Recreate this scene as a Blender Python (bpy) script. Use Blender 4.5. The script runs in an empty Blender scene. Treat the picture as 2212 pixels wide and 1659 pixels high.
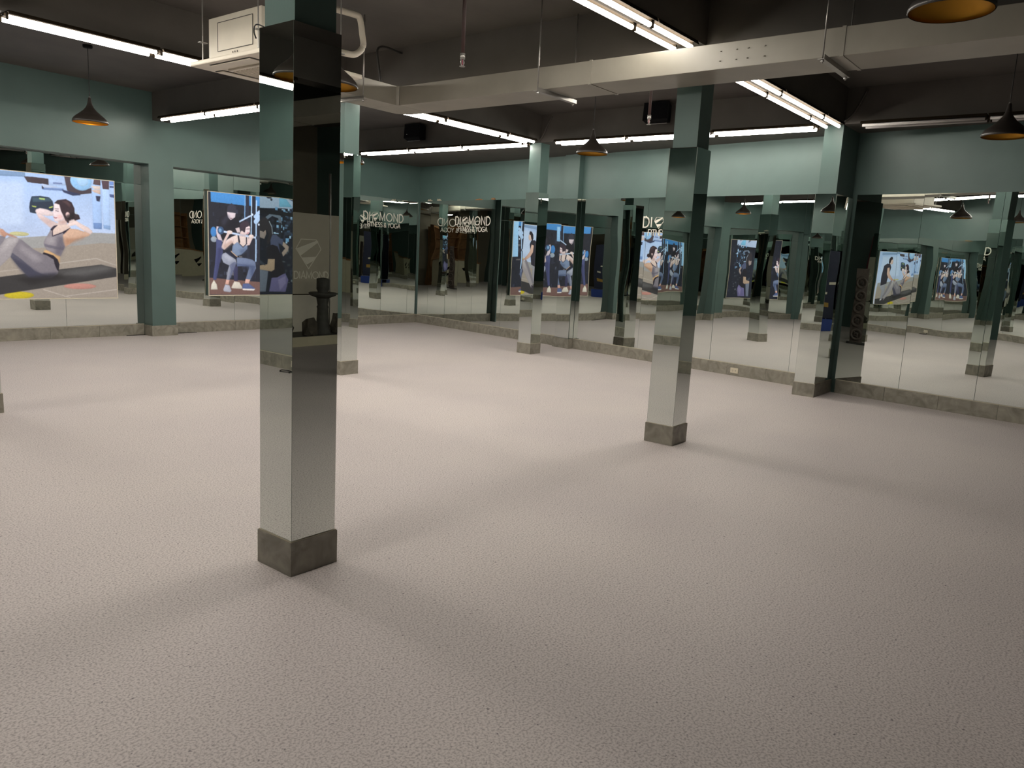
import bpy, bmesh, math, random
import numpy as np
from mathutils import Matrix, Vector

random.seed(11)
S = bpy.context.scene
COL = S.collection

# ------------------------------------------------------------------ camera
FPX, YAW, PIT, ROLL, CAMH = 1658.54, 0.90193, 0.16671, -0.05297, 1.5
def cam_axes():
    sy, cy, sp, cp = math.sin(YAW), math.cos(YAW), math.sin(PIT), math.cos(PIT)
    fwd = Vector((sy*cp, cy*cp, -sp)); right = Vector((cy, -sy, 0)); down = fwd.cross(right)
    r2 = right*math.cos(ROLL) + down*math.sin(ROLL); d2 = -right*math.sin(ROLL) + down*math.cos(ROLL)
    return r2, d2, fwd
r2, d2, fw = cam_axes()
cd = bpy.data.cameras.new('camera'); cd.sensor_width = 36.0; cd.lens = FPX/2212*36.0
cd.clip_start = 0.02; cd.clip_end = 200
cam = bpy.data.objects.new('camera', cd); COL.objects.link(cam)
cam.matrix_world = Matrix(((r2.x, -d2.x, -fw.x, 0), (r2.y, -d2.y, -fw.y, 0), (r2.z, -d2.z, -fw.z, CAMH), (0, 0, 0, 1)))
S.camera = cam

# ------------------------------------------------------------------ world, exposure
w = bpy.data.worlds.new('world'); S.world = w; w.use_nodes = True
w.node_tree.nodes['Background'].inputs[0].default_value = (0.5, 0.45, 0.4, 1)
w.node_tree.nodes['Background'].inputs[1].default_value = 0.02
S.view_settings.view_transform = 'Standard'; S.view_settings.look = 'None'
S.view_settings.gamma = 1.0; S.view_settings.use_curve_mapping = False
S.view_settings.exposure = 0.0
S.cycles.caustics_reflective = False; S.cycles.max_bounces = 9; S.cycles.glossy_bounces = 6; S.cycles.diffuse_bounces = 3; S.cycles.transmission_bounces = 2; S.cycles.volume_bounces = 0
S.cycles.use_adaptive_sampling = True; S.cycles.adaptive_threshold = 0.06
TUBE = 40.0            # emission of the lit fluorescent tubes
POSTER = 1.06          # emission of the backlit prints

# ------------------------------------------------------------------ materials
MATS = {}
def srgb(c):
    return tuple((v/255/12.92 if v/255 <= 0.04045 else ((v/255+0.055)/1.055)**2.4) for v in c)
def base_mat(name):
    m = bpy.data.materials.new(name); m.use_nodes = True
    nt = m.node_tree; b = nt.nodes['Principled BSDF']; MATS[name] = m
    return m, nt, b
def mat(name, col, rough=0.6, metal=0.0, var=0.06, scale=6.0, bump=0.0, bscale=60.0, emit=0.0, spec=0.5):
    """plain procedural surface: base colour with noise variation, optional fine bump"""
    m, nt, b = base_mat(name)
    b.inputs['Roughness'].default_value = rough; b.inputs['Metallic'].default_value = metal
    b.inputs['Specular IOR Level'].default_value = spec
    tc = nt.nodes.new('ShaderNodeTexCoord'); nz = nt.nodes.new('ShaderNodeTexNoise')
    nz.inputs['Scale'].default_value = scale; nz.inputs['Detail'].default_value = 4
    nt.links.new(tc.outputs['Object'], nz.inputs['Vector'])
    cr = nt.nodes.new('ShaderNodeValToRGB')
    cr.color_ramp.elements[0].position = 0.3; cr.color_ramp.elements[1].position = 0.7
    cr.color_ramp.elements[0].color = (*[c*(1-var) for c in col], 1); cr.color_ramp.elements[1].color = (*[min(1, c*(1+var)) for c in col], 1)
    nt.links.new(nz.outputs['Fac'], cr.inputs['Fac']); nt.links.new(cr.outputs['Color'], b.inputs['Base Color'])
    if bump:
        n2 = nt.nodes.new('ShaderNodeTexNoise'); n2.inputs['Scale'].default_value = bscale; n2.inputs['Detail'].default_value = 3
        nt.links.new(tc.outputs['Object'], n2.inputs['Vector'])
        bp = nt.nodes.new('ShaderNodeBump'); bp.inputs['Strength'].default_value = bump; bp.inputs['Distance'].default_value = 0.01
        nt.links.new(n2.outputs['Fac'], bp.inputs['Height']); nt.links.new(bp.outputs['Normal'], b.inputs['Normal'])
    if emit:
        b.inputs['Emission Color'].default_value = (*col, 1); b.inputs['Emission Strength'].default_value = emit
    return m
mat('teal_paint', (0.096, 0.158, 0.146), 0.45, var=0.05, scale=3, bump=0.08, bscale=25)
mat('dark_ceiling', (0.092, 0.083, 0.073), 0.75, var=0.10, scale=2.5, bump=0.1, bscale=30)
mat('white_metal', (0.29, 0.272, 0.228), 0.38, var=0.08, scale=3.5)
mat('duct_under', (0.44, 0.42, 0.42), 0.5, var=0.04, scale=3)
mat('ac_white', (0.72, 0.67, 0.56), 0.45, var=0.05, scale=5)
mat('galv', (0.33, 0.32, 0.30), 0.35, 0.7, var=0.1, scale=20)
mat('black_plastic', (0.004, 0.004, 0.0045), 0.8, var=0.1, scale=10, spec=0.12)
mat('black_grille', (0.005, 0.005, 0.006), 0.9, var=0.2, scale=200, spec=0.08)
mat('pendant_black', (0.022, 0.018, 0.015), 0.38, var=0.1, scale=10)
mat('pendant_gold', (0.42, 0.21, 0.02), 0.42, 0.75, var=0.05, scale=10)
mat('bulb_glass', (0.75, 0.65, 0.45), 0.2, var=0.02)
mat('cord_black', (0.012, 0.012, 0.012), 0.6)
mat('outlet_ivory', (0.72, 0.66, 0.52), 0.4, var=0.02)
mat('letter_white', (0.86, 0.83, 0.74), 0.4, var=0.02)
mat('frame_cream', (0.78, 0.72, 0.58), 0.5, var=0.03)
mat('cream_edge', (0.62, 0.57, 0.44), 0.6, var=0.05)
mat('dark_glass', (0.03, 0.03, 0.03), 0.15)
mat('wood_brown', (0.30, 0.15, 0.06), 0.5, var=0.25, scale=8)
mat('desk_cream', (0.62, 0.57, 0.42), 0.5)
mat('door_beige', (0.58, 0.55, 0.46), 0.5, var=0.04)
mat('curtain_maroon', (0.20, 0.05, 0.07), 0.9, var=0.2, scale=5)
mat('panel_beige', (0.20, 0.175, 0.13), 0.6, var=0.04)
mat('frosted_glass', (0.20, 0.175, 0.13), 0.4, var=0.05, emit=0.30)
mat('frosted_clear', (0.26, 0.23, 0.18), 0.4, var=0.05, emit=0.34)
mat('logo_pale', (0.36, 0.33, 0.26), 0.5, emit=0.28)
mat('rock', (0.10, 0.088, 0.068), 0.85, var=0.3, scale=8, bump=0.4, bscale=12)
mat('stone_dark', (0.09, 0.09, 0.08), 0.7, var=0.2, scale=12)
mat('yellow_band', (0.32, 0.20, 0.04), 0.6)
mat('navy', (0.010, 0.014, 0.035), 0.7)
mat('blue_mat', (0.02, 0.05, 0.24), 0.6)
mat('rust_plate', (0.10, 0.075, 0.065), 0.5, var=0.2, scale=14)
mat('iron_grey', (0.05, 0.048, 0.046), 0.5, 0.4)
mat('tube_off', (0.62, 0.60, 0.58), 0.25, var=0.02)
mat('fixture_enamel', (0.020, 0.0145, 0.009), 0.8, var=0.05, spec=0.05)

def tube_mat():
    m, nt, b = base_mat('tube_lit')
    e = nt.nodes.new('ShaderNodeEmission'); e.inputs['Color'].default_value = (1.0, 0.925, 0.825, 1); e.inputs['Strength'].default_value = TUBE
    nt.links.new(e.outputs[0], nt.nodes['Material Output'].inputs['Surface'])
tube_mat()

def mirror_mat(name, tint, wav):
    m, nt, b = base_mat(name)
    b.inputs['Base Color'].default_value = (*tint, 1); b.inputs['Metallic'].default_value = 1.0; b.inputs['Roughness'].default_value = 0.0
    if wav:
        tc = nt.nodes.new('ShaderNodeTexCoord'); oi = nt.nodes.new('ShaderNodeObjectInfo')
        ad = nt.nodes.new('ShaderNodeVectorMath'); ad.operation = 'ADD'
        ml = nt.nodes.new('ShaderNodeVectorMath'); ml.operation = 'SCALE'; ml.inputs['Scale'].default_value = 40
        nt.links.new(oi.outputs['Random'], ml.inputs[0]); nt.links.new(tc.outputs['Object'], ad.inputs[0]); nt.links.new(ml.outputs[0], ad.inputs[1])
        nz = nt.nodes.new('ShaderNodeTexNoise'); nz.inputs['Scale'].default_value = 0.9; nz.inputs['Detail'].default_value = 1.0
        nt.links.new(ad.outputs[0], nz.inputs['Vector'])
        bp = nt.nodes.new('ShaderNodeBump'); bp.inputs['Strength'].default_value = 1.0; bp.inputs['Distance'].default_value = wav
        nt.links.new(nz.outputs['Fac'], bp.inputs['Height']); nt.links.new(bp.outputs['Normal'], b.inputs['Normal'])
mirror_mat('mirror_wall', (0.705, 0.745, 0.715), 0.0042)
mirror_mat('mirror_column', (0.66, 0.70, 0.67), 0.0010)
mat('mirror_edge', (0.10, 0.13, 0.11), 0.3)

def floor_mat():
    m, nt, b = base_mat('vinyl_floor')
    b.inputs['Roughness'].default_value = 0.55; b.inputs['Specular IOR Level'].default_value = 0.35
    tc = nt.nodes.new('ShaderNodeTexCoord')
    def noise(s, d=2):
        n = nt.nodes.new('ShaderNodeTexNoise'); n.inputs['Scale'].default_value = s; n.inputs['Detail'].default_value = d
        nt.links.new(tc.outputs['Object'], n.inputs['Vector']); return n
    def ramp(n, p0, c0, p1, c1):
        r = nt.nodes.new('ShaderNodeValToRGB'); e = r.color_ramp.elements
        e[0].position, e[1].position = p0, p1; e[0].color, e[1].color = (*c0, 1), (*c1, 1)
        nt.links.new(n.outputs['Fac'], r.inputs['Fac']); return r
    big = ramp(noise(0.7, 3), 0.35, (0.655, 0.602, 0.592), 0.65, (0.70, 0.645, 0.622))
    spk = ramp(noise(115, 3), 0.33, (0.62, 0.60, 0.61), 0.56, (1.06, 1.06, 1.06))
    dk = ramp(noise(62, 1), 0.22, (0.35, 0.33, 0.36), 0.30, (1, 1, 1))
    m1 = nt.nodes.new('ShaderNodeMixRGB'); m1.blend_type = 'MULTIPLY'; m1.inputs[0].default_value = 1
    m2 = nt.nodes.new('ShaderNodeMixRGB'); m2.blend_type = 'MULTIPLY'; m2.inputs[0].default_value = 1
    nt.links.new(big.outputs[0], m1.inputs[1]); nt.links.new(spk.outputs[0], m1.inputs[2])
    nt.links.new(m1.outputs[0], m2.inputs[1]); nt.links.new(dk.outputs[0], m2.inputs[2]); nt.links.new(m2.outputs[0], b.inputs['Base Color'])
    bp = nt.nodes.new('ShaderNodeBump'); bp.inputs['Strength'].default_value = 0.25; bp.inputs['Distance'].default_value = 0.004
    nt.links.new(noise(55, 3).outputs['Fac'], bp.inputs['Height']); nt.links.new(bp.outputs['Normal'], b.inputs['Normal'])
floor_mat()

def stone_mat():
    m, nt, b = base_mat('grey_stone')
    b.inputs['Roughness'].default_value = 0.42
    tc = nt.nodes.new('ShaderNodeTexCoord'); oi = nt.nodes.new('ShaderNodeObjectInfo')
    ml = nt.nodes.new('ShaderNodeVectorMath'); ml.operation = 'SCALE'; ml.inputs['Scale'].default_value = 30
    ad = nt.nodes.new('ShaderNodeVectorMath'); ad.operation = 'ADD'
    nt.links.new(oi.outputs['Random'], ml.inputs[0]); nt.links.new(tc.outputs['Object'], ad.inputs[0]); nt.links.new(ml.outputs[0], ad.inputs[1])
    n1 = nt.nodes.new('ShaderNodeTexNoise'); n1.inputs['Scale'].default_value = 7; n1.inputs['Detail'].default_value = 6; n1.inputs['Distortion'].default_value = 1.6
    nt.links.new(ad.outputs[0], n1.inputs['Vector'])
    r = nt.nodes.new('ShaderNodeValToRGB'); e = r.color_ramp.elements
    e[0].position, e[1].position = 0.30, 0.72; e[0].color, e[1].color = (0.20, 0.19, 0.155, 1), (0.36, 0.34, 0.28, 1)
    q = e.new(0.5); q.color = (0.28, 0.265, 0.22, 1)
    nt.links.new(n1.outputs['Fac'], r.inputs['Fac']); nt.links.new(r.outputs[0], b.inputs['Base Color'])
stone_mat()

def print_mat():
    m, nt, b = base_mat('backlit_print')
    at = nt.nodes.new('ShaderNodeVertexColor'); at.layer_name = 'print'
    b.inputs['Base Color'].default_value = (0.03, 0.03, 0.03, 1); nt.links.new(at.outputs['Color'], b.inputs['Emission Color'])
    m.cycles.emission_sampling = 'NONE'; b.inputs['Emission Strength'].default_value = POSTER; b.inputs['Roughness'].default_value = 0.5; b.inputs['Specular IOR Level'].default_value = 0.1
print_mat()

# ------------------------------------------------------------------ mesh helpers
def link(o, parent=None):
    COL.objects.link(o)
    if parent is not None: o.parent = parent
    return o
def mesh_obj(name, verts, faces, m, parent=None, smooth=False):
    me = bpy.data.meshes.new(name); me.from_pydata([tuple(v) for v in verts], [], faces); me.update()
    mm = m if isinstance(m, (list, tuple)) else [m]
    for x in mm: me.materials.append(MATS[x])
    if smooth: me.polygons.foreach_set('use_smooth', [True]*len(me.polygons))
    return link(bpy.data.objects.new(name, me), parent)
class MB:
    """collects shapes, then links them as one mesh object"""
    def __init__(s): s.v, s.f = [], []
    def add(s, v, f):
        k = len(s.v); s.v += [tuple(p) for p in v]; s.f += [[i+k for i in q] for q in f]; return s
    def box(s, a, b):
        x0, y0, z0 = a; x1, y1, z1 = b
        return s.add([(x0,y0,z0),(x1,y0,z0),(x1,y1,z0),(x0,y1,z0),(x0,y0,z1),(x1,y0,z1),(x1,y1,z1),(x0,y1,z1)],
                     [[0,3,2,1],[4,5,6,7],[0,1,5,4],[1,2,6,5],[2,3,7,6],[3,0,4,7]])
    def prism(s, poly, z0, z1):
        n = len(poly)
        ar = sum(poly[i][0]*poly[(i+1) % n][1]-poly[(i+1) % n][0]*poly[i][1] for i in range(n))
        if ar < 0: poly = poly[::-1]
        v = [(x, y, z0) for x, y in poly]+[(x, y, z1) for x, y in poly]
        return s.add(v, [list(range(n))[::-1], list(range(n, 2*n))]+[[i, (i+1) % n, n+(i+1) % n, n+i] for i in range(n)])
    def tube(s, pts, r, n=10, cap=True):
        pts = [Vector(p) for p in pts]; rings = []
        for i, p in enumerate(pts):
            d = (pts[min(i+1, len(pts)-1)]-pts[max(i-1, 0)]).normalized()
            a = d.cross(Vector((0, 0, 1)) if abs(d.z) < 0.9 else Vector((1, 0, 0))).normalized(); b = d.cross(a)
            rr = r[i] if isinstance(r, (list, tuple)) else r
            rings.append([p+(a*math.cos(t)+b*math.sin(t))*rr for t in [2*math.pi*j/n for j in range(n)]])
        v = [q for g in rings for q in g]; f = []
        for i in range(len(pts)-1):
            for j in range(n): f.append([i*n+j, i*n+(j+1) % n, (i+1)*n+(j+1) % n, (i+1)*n+j])
        if cap: f += [list(range(n))[::-1], list(range((len(pts)-1)*n, len(pts)*n))]
        return s.add(v, f)
    def lathe(s, prof, c=(0, 0, 0), n=32):
        v = []; f = []
        for r, z in prof:
            for j in range(n):
                t = 2*math.pi*j/n; v.append((c[0]+r*math.cos(t), c[1]+r*math.sin(t), c[2]+z))
        for i in range(len(prof)-1):
            for j in range(n): f.append([i*n+j, i*n+(j+1) % n, (i+1)*n+(j+1) % n, (i+1)*n+j])
        return s.add(v, f)
    def make(s, name, m, parent=None, smooth=False, bevel=0.0):
        o = mesh_obj(name, s.v, s.f, m, parent, smooth)
        if bevel:
            bm = bmesh.new(); bm.from_mesh(o.data)
            bmesh.ops.bevel(bm, geom=bm.edges[:], offset=bevel, segments=2, affect='EDGES', profile=0.6)
            bm.to_mesh(o.data); bm.free()
        return o
def box(name, a, b, m, parent=None, bevel=0.0): return MB().box(a, b).make(name, m, parent, bevel=bevel)
def thing(name, label, cat, loc=(0, 0, 0), rz=0.0, group=None, parent=None):
    o = bpy.data.objects.new(name, None); o.empty_display_size = 0.1; o.location = loc; o.rotation_euler = (0, 0, rz)
    COL.objects.link(o)
    return tag(o, label, cat, group)
def tag(o, label, cat, group=None):
    o['label'] = label; o['category'] = cat
    if group: o['group'] = group
    return o
def struct(o, label=None):
    o['kind'] = 'structure'
    if label: o['label'] = label
    return o
def dup(src, parent, loc=(0, 0, 0)):
    o = src.copy(); COL.objects.link(o); o.parent = parent; o.location = loc; return o
mat('pipe_maroon', (0.030, 0.012, 0.010), 0.6)
mat('bulb_lit', (1.0, 0.62, 0.22), 0.3, emit=30.0)

# ------------------------------------------------------------------ grid of the building
X1, X2, X3, Y0, Y1, Y2, CW = 1.989, 5.719, 9.372, -1.50, 2.796, 7.088, 0.262
ZC, ZB = 3.54, 3.15                 # slab, underside of the beams
YF, YM = 11.44, 11.68               # north wall: front of the piers, mirror at the back of the recesses
YC = 11.62                          # flush mirror next to the corner
XW, YS = -1.50, -5.0                # west wall, south end
BX0, BS = 9.628, 0.1464             # east wall: x = BX0 + BS*y
BANG = -math.atan(BS); BCOS = math.cos(BANG)
def bx(y, off=0.0): return BX0 + BS*y - off/BCOS

# floor and slab
fl = struct(MB().prism([(XW-0.2, YS-1.2), (bx(YS-1.2)+0.2, YS-1.2), (bx(11.9)+0.2, 11.9), (XW-0.2, 11.9)], -0.12, 0.0).make('floor', 'vinyl_floor'), 'pale speckled vinyl floor')
ce = struct(MB().prism([(XW-0.2, YS-1.2), (bx(YS-1.2)+0.2, YS-1.2), (bx(11.9)+0.2, 11.9), (XW-0.2, 11.9)], ZC, ZC+0.15).make('ceiling', 'dark_ceiling'), 'dark painted concrete ceiling slab')

# beams
def beam(a, b): return box('ceiling_beam', a, b, 'dark_ceiling', ce)
bw0, bw1 = 0.012, CW-0.012
for y, x1 in ((Y0, bx(Y0)), (Y1, 9.39), (Y2, 9.39)):
    beam((XW, y+bw0, ZB), (x1, y+bw1, ZC))
for x in (X1, X2):
    for ya, yb in ((YS-1, Y0+bw0), (Y0+bw1, Y1+bw0), (Y1+bw1, Y2+bw0), (Y2+bw1, YF)):
        beam((x+bw0, ya, ZB), (x+bw1, yb, ZC))
so = MB().prism([(9.36, 11.66), (bx(11.66)+0.05, 11.66), (bx(-1.5)+0.05, -1.5), (9.36, -1.5)], ZB, ZC).make('ceiling_soffit', 'dark_ceiling', ce)

# ------------------------------------------------------------------ north wall with its recesses
wn = thing('wall_north', 'teal wall with mirrored recesses', 'wall'); del wn['category']; struct(wn)
RECX = [(XW, 1.97), (2.33, 5.66), (6.03, 9.45)]          # recesses between the piers
box('lintel', (XW, YF, 2.53), (9.45, YM+0.02, ZC), 'teal_paint', wn)
box('backing', (XW-0.2, YM+0.006, 0), (9.45, 11.9, 2.53), 'teal_paint', wn)
for a, b in ((1.97, 2.33), (5.66, 6.03)):
    box('pier', (a, YF, 0.0), (b, YM, 2.53), 'teal_paint', wn)
box('corner_wall', (9.45, YC+0.006, 0), (bx(11.9)+0.1, 11.9, ZC), 'teal_paint', wn)
box('jamb', (9.43, YF, 0), (9.45, YC+0.01, 2.53), 'teal_paint', wn)
# stone baseboard
bn = thing('baseboard_north', 'grey stone baseboard under the north mirrors', 'baseboard'); del bn['category']; struct(bn)
def tiles(parent, p0, p1, y, th, axis='x', h=0.165, L=0.60, edge=True):
    n = max(1, round(abs(p1-p0)/L)); s = (p1-p0)/n
    for i in range(n):
        a, b = p0+i*s+0.0012, p0+(i+1)*s-0.0012
        if axis == 'x': box('tile', (a, y-th, 0), (b, y, h), 'grey_stone', parent, bevel=0.0015)
        else: box('tile', (y-th, a, 0), (y, b, h), 'grey_stone', parent, bevel=0.0015)
    if edge:
        if axis == 'x': box('top_edge', (p0, y-th+0.001, h), (p1, y, h+0.005), 'cream_edge', parent)
        else: box('top_edge', (y-th+0.001, p0, h), (y, p1, h+0.005), 'cream_edge', parent)
for a, b in RECX: tiles(bn, a+0.02, b-0.02, YM, 0.02)
tiles(bn, 9.47, bx(YC)-0.02, YC, 0.02)
for a, b in ((1.97, 2.33), (5.66, 6.03)):
    box('pier_tile', (a-0.018, YF-0.018, 0), (b+0.018, YF, 0.158), 'grey_stone', bn, bevel=0.0015)
    box('pier_tile', (a-0.018, YF, 0), (a, YM-0.02, 0.158), 'grey_stone', bn, bevel=0.0015)
    box('pier_tile', (b, YF, 0), (b+0.018, YM-0.02, 0.158), 'grey_stone', bn, bevel=0.0015)
# thin dark floor strips beside the pier
for i, (a, b) in enumerate(((5.36, 5.64), (6.07, 6.47))):
    tag(box('floor_strip', (a, YM-0.055, 0.0), (b, YM-0.03, 0.006), 'black_plastic'), ['thin dark strip on the floor left of the teal pier', 'thin dark strip on the floor right of the teal pier'][i], 'strip')

def mirror_panel(parent, cx, cy, cz, wx, h, face, tilt, m='mirror_wall', th=0.005):
    """upright pane: centre of its front face, width, height; face = rotation about z of its outward normal (-y at 0)"""
    mb = MB().box((-wx/2, 0.0, -h/2), (wx/2, th, h/2))
    o = mesh_obj('mirror_panel', mb.v, mb.f, [m, 'mirror_edge'], parent)
    for p in o.data.polygons: p.material_index = 0 if p.normal.y < -0.5 else 1
    o.location = (cx, cy, cz); o.rotation_euler = (tilt[0], tilt[1]*0, face+tilt[1])
    return o
def jit(s): return (math.radians(random.uniform(-s, s)), math.radians(random.uniform(-s, s)))
mirr_lab = ['mirror panels in the recess left of the teal pier, around the sit-up poster', 'mirror panels in the recess right of the teal pier, around the squat poster']
recs = []
for k, (a, b) in enumerate(RECX):
    lab = ['mirror panels in the recess farthest left, outside the picture', mirr_lab[0], mirr_lab[1]][k]
    t = thing('wall_mirror', lab, 'mirror', ((a+b)/2, YM, 0.17))
    recs.append(t)
    n = 3; s = (b-a)/n
    for i in range(n):
        cx = a+(i+0.5)*s-(a+b)/2
        # a tall lower pane and a shallow upper pane
        yw = math.radians(0.69) if (k, i) == (2, 0) else 0.0      # this pane hangs slightly turned
        tl = jit(0.10); mirror_panel(t, cx, -0.004 if yw else 0, (2.235-0.17)/2, s-0.003, 2.06, 0, (tl[0], tl[1]*(not yw)+yw))
        tl = jit(0.25); mirror_panel(t, cx, -0.006 if yw else -0.001, 2.235-0.17+0.148, s-0.003, 0.288, 0, (tl[0]+math.radians(1.05), tl[1]*(not yw)+yw))
t = thing('wall_mirror', 'mirror panels on the north wall between the far column and the room corner', 'mirror', (9.45, YC, 0.17))
xs = [9.46, 10.35, 11.06, bx(YC)-0.01]
for a, b in zip(xs, xs[1:]): mirror_panel(t, (a+b)/2-9.45, 0, 1.145, b-a-0.003, 2.29, 0, jit(0.08))

# ------------------------------------------------------------------ east wall (runs slightly askew); local x = towards outside, y = along
we = thing('wall_east', 'teal wall above the long run of mirrors', 'wall', (BX0, 0, 0), BANG); del we['category']; struct(we)
yl = lambda y: y/BCOS
box('wall_body', (0.006, yl(YS-1), 0), (0.3, yl(11.8), ZC), 'teal_paint', we)
box('wall_pilaster', (-0.10, yl(7.20), 0), (0.02, yl(7.52), ZB), 'teal_paint', we)
be = thing('baseboard_east', 'grey stone baseboard under the east mirrors', 'baseboard', (BX0, 0, 0), BANG); del be['category']; struct(be)
tiles(be, yl(7.54), yl(11.60), 0.0, 0.022, 'y')
tiles(be, yl(3.10), yl(7.18), 0.0, 0.022, 'y')
tiles(be, yl(YS), yl(2.74), 0.0, 0.022, 'y')
box('pilaster_tile', (-0.13, yl(7.18), 0), (-0.106, yl(7.54), 0.165), 'grey_stone', be, bevel=0.0015)
box('pilaster_tile', (-0.106, yl(7.18), 0), (0, yl(7.195), 0.165), 'grey_stone', be, bevel=0.0015)
box('pilaster_tile', (-0.106, yl(7.525), 0), (0, yl(7.54), 0.165), 'grey_stone', be, bevel=0.0015)
def east_run(label, ys, top, tilt):
    t = thing('wall_mirror', label, 'mirror', (BX0, 0, 0.17), BANG)
    for a, b in zip(ys, ys[1:]):
        mirror_panel(t, 0.0, (yl(a)+yl(b))/2, (top-0.17)/2, abs(yl(b)-yl(a))-0.004, top-0.17, -math.pi/2, jit(tilt))
    return t
east_run('run of mirror panels between the room corner and the wall pilaster', [7.53, 8.25, 9.02, 9.85, 10.67, 11.58], 2.47, 0.09)
east_run('run of mirror panels behind the middle mirrored column', [3.10, 3.38, 4.57, 5.85, 7.19], 2.45, 0.09)
east_run('run of mirror panels at the right edge of the picture', [YS, -3.8, -2.5, -1.25, 0.0, 1.2, 2.0, 2.76], 2.43, 0.12)
t = thing('pilaster_mirror', 'narrow mirror strips cladding the slim wall pilaster', 'mirror', (BX0, 0, 0.17), BANG)
mirror_panel(t, -0.105, yl(7.36), 1.14, 0.32, 2.28, -math.pi/2, jit(0.1), 'mirror_column')
mirror_panel(t, -0.05, yl(7.195), 1.14, 0.10, 2.28, 0, jit(0.1), 'mirror_column')

# crumbling plaster along the mirror top near the corner
for i, (y, z, wd, hh) in enumerate(((11.25, 2.475, 0.16, 0.035), (10.95, 2.475, 0.14, 0.04), (9.75, 2.475, 0.22, 0.03), (9.35, 2.475, 0.12, 0.045))):
    pts = [(-wd/2, 0)]+[(-wd/2+wd*j/7, hh*random.uniform(0.3, 1.0)) for j in range(1, 7)]+[(wd/2, 0)]
    v = [(-0.012, yl(y)+p, z+q) for p, q in pts]+[(0.004, yl(y)+p, z+q) for p, q in pts]; n = len(pts)
    o = mesh_obj('plaster_flake', v, [list(range(n)), list(range(n, 2*n))[::-1]]+[[j, n+j, n+(j+1) % n, (j+1) % n] for j in range(n)], 'cream_edge' if i < 2 else 'wood_brown', we)

# ------------------------------------------------------------------ west and south walls (seen only in the mirrors)
ww = thing('wall_west', 'teal wall with mirrors, seen in reflections', 'wall', (XW, 0, 0)); del ww['category']; struct(ww)
box('wall_body', (-0.3, YS-1, 0), (-0.006, 11.9, ZC), 'teal_paint', ww)
bwv = thing('baseboard_west', 'grey stone baseboard of the reflected side wall', 'baseboard', (XW, 0, 0)); del bwv['category']; struct(bwv)
tiles(bwv, 0.2, YF, 0.022, 0.022, 'y')
t = thing('wall_mirror', 'mirror panels on the side wall outside the picture on the left', 'mirror', (XW, 0, 0.17))
ys = [0.2, 1.6, 3.0, 4.4, 5.8, 7.2, 8.6, 10.0, YF]
for a, b in zip(ys, ys[1:]): mirror_panel(t, 0, (a+b)/2, 1.14, b-a-0.004, 2.28, math.pi/2, jit(0.05))
wsn = thing('wall_south', 'dark wall at the unlit end of the room, seen in reflections', 'wall'); del wsn['category']; struct(wsn)
box('wall_body', (XW-0.2, YS-1.2, 0), (bx(YS)+0.2, YS-1.0, ZC), 'panel_beige', wsn)

# ------------------------------------------------------------------ mirrored columns
def column(x, y, mtop, label, deep=None, ph=0.160, ztop=ZB):
    t = thing('mirrored_column', label, 'column', (x+CW/2, y+CW/2, 0), group='mirror-clad columns on the building grid')
    hx = CW/2; p = 0.026; m = 0.009
    rx = hx if deep is None else deep-(x+CW/2)          # right side reaches the wall for the engaged column
    pr = rx-p if deep is None else rx
    box('shaft', (-hx+p, -hx+p, 0.0), (pr, hx-p, ztop), 'teal_paint', t)
    # stone plinth: one tile per side
    mr = rx if deep is None else rx-0.03
    box('plinth_tile', (-hx, -hx, 0), (mr, -hx+0.008, ph), 'grey_stone', t, bevel=0.001)
    box('plinth_tile', (-hx, hx-0.008, 0), (mr, hx, ph), 'grey_stone', t, bevel=0.001)
    box('plinth_tile', (-hx, -hx+0.008, 0), (-hx+0.008, hx-0.008, ph), 'grey_stone', t, bevel=0.001)
    if deep is None: box('plinth_tile', (hx-0.008, -hx+0.008, 0), (hx, hx-0.008, ph), 'grey_stone', t, bevel=0.001)
    h = mtop-ph-0.004; zc = ph+0.004+h/2
    box('plinth_cap', (-hx+0.004, -hx+0.004, ph), (mr-0.004, hx-0.004, ph+0.004), 'cream_edge', t)
    wx = (rx-m)-(-hx+m) if deep is None else (rx-0.03)-(-hx+m); cx = ((rx-m)+(-hx+m))/2 if deep is None else ((rx-0.03)+(-hx+m))/2
    for (px, py, wd, fa) in ((cx, -hx+m, wx, 0), (cx, hx-m, wx, math.pi), (-hx+m, 0, 2*(hx-m)-0.002, -math.pi/2)) + (((hx-m, 0, 2*(hx-m)-0.002, math.pi/2),) if deep is None else ()):
        o = mirror_panel(t, px, py, zc, wd-0.001, h, fa, jit(0.04), 'mirror_column'); o.name = 'mirror_pane'
    return t
column(X1, Y1, 2.392, 'nearest mirror-clad column left of centre, tall in front')
column(X2, Y1, 2.405, 'middle mirror-clad column right of centre, under the white duct')
column(X3, Y1, 2.385, 'mirror-clad column engaged with the right wall, beside the ivory outlet', deep=bx(Y1)+0.04)
column(X2, Y2, 2.525, 'mirror-clad column mostly hidden behind the nearest column')
column(X3, Y2, 2.435, 'far mirror-clad column near the room corner')
column(X1, Y2, 2.40, 'mirror-clad column cut off by the left picture edge')
for x, l in ((X1, 'mirror-clad column behind the viewer on the left, seen in reflections'), (X2, 'mirror-clad column behind the viewer in the middle, seen in reflections')):
    column(x, Y0, 2.40, l)

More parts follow.
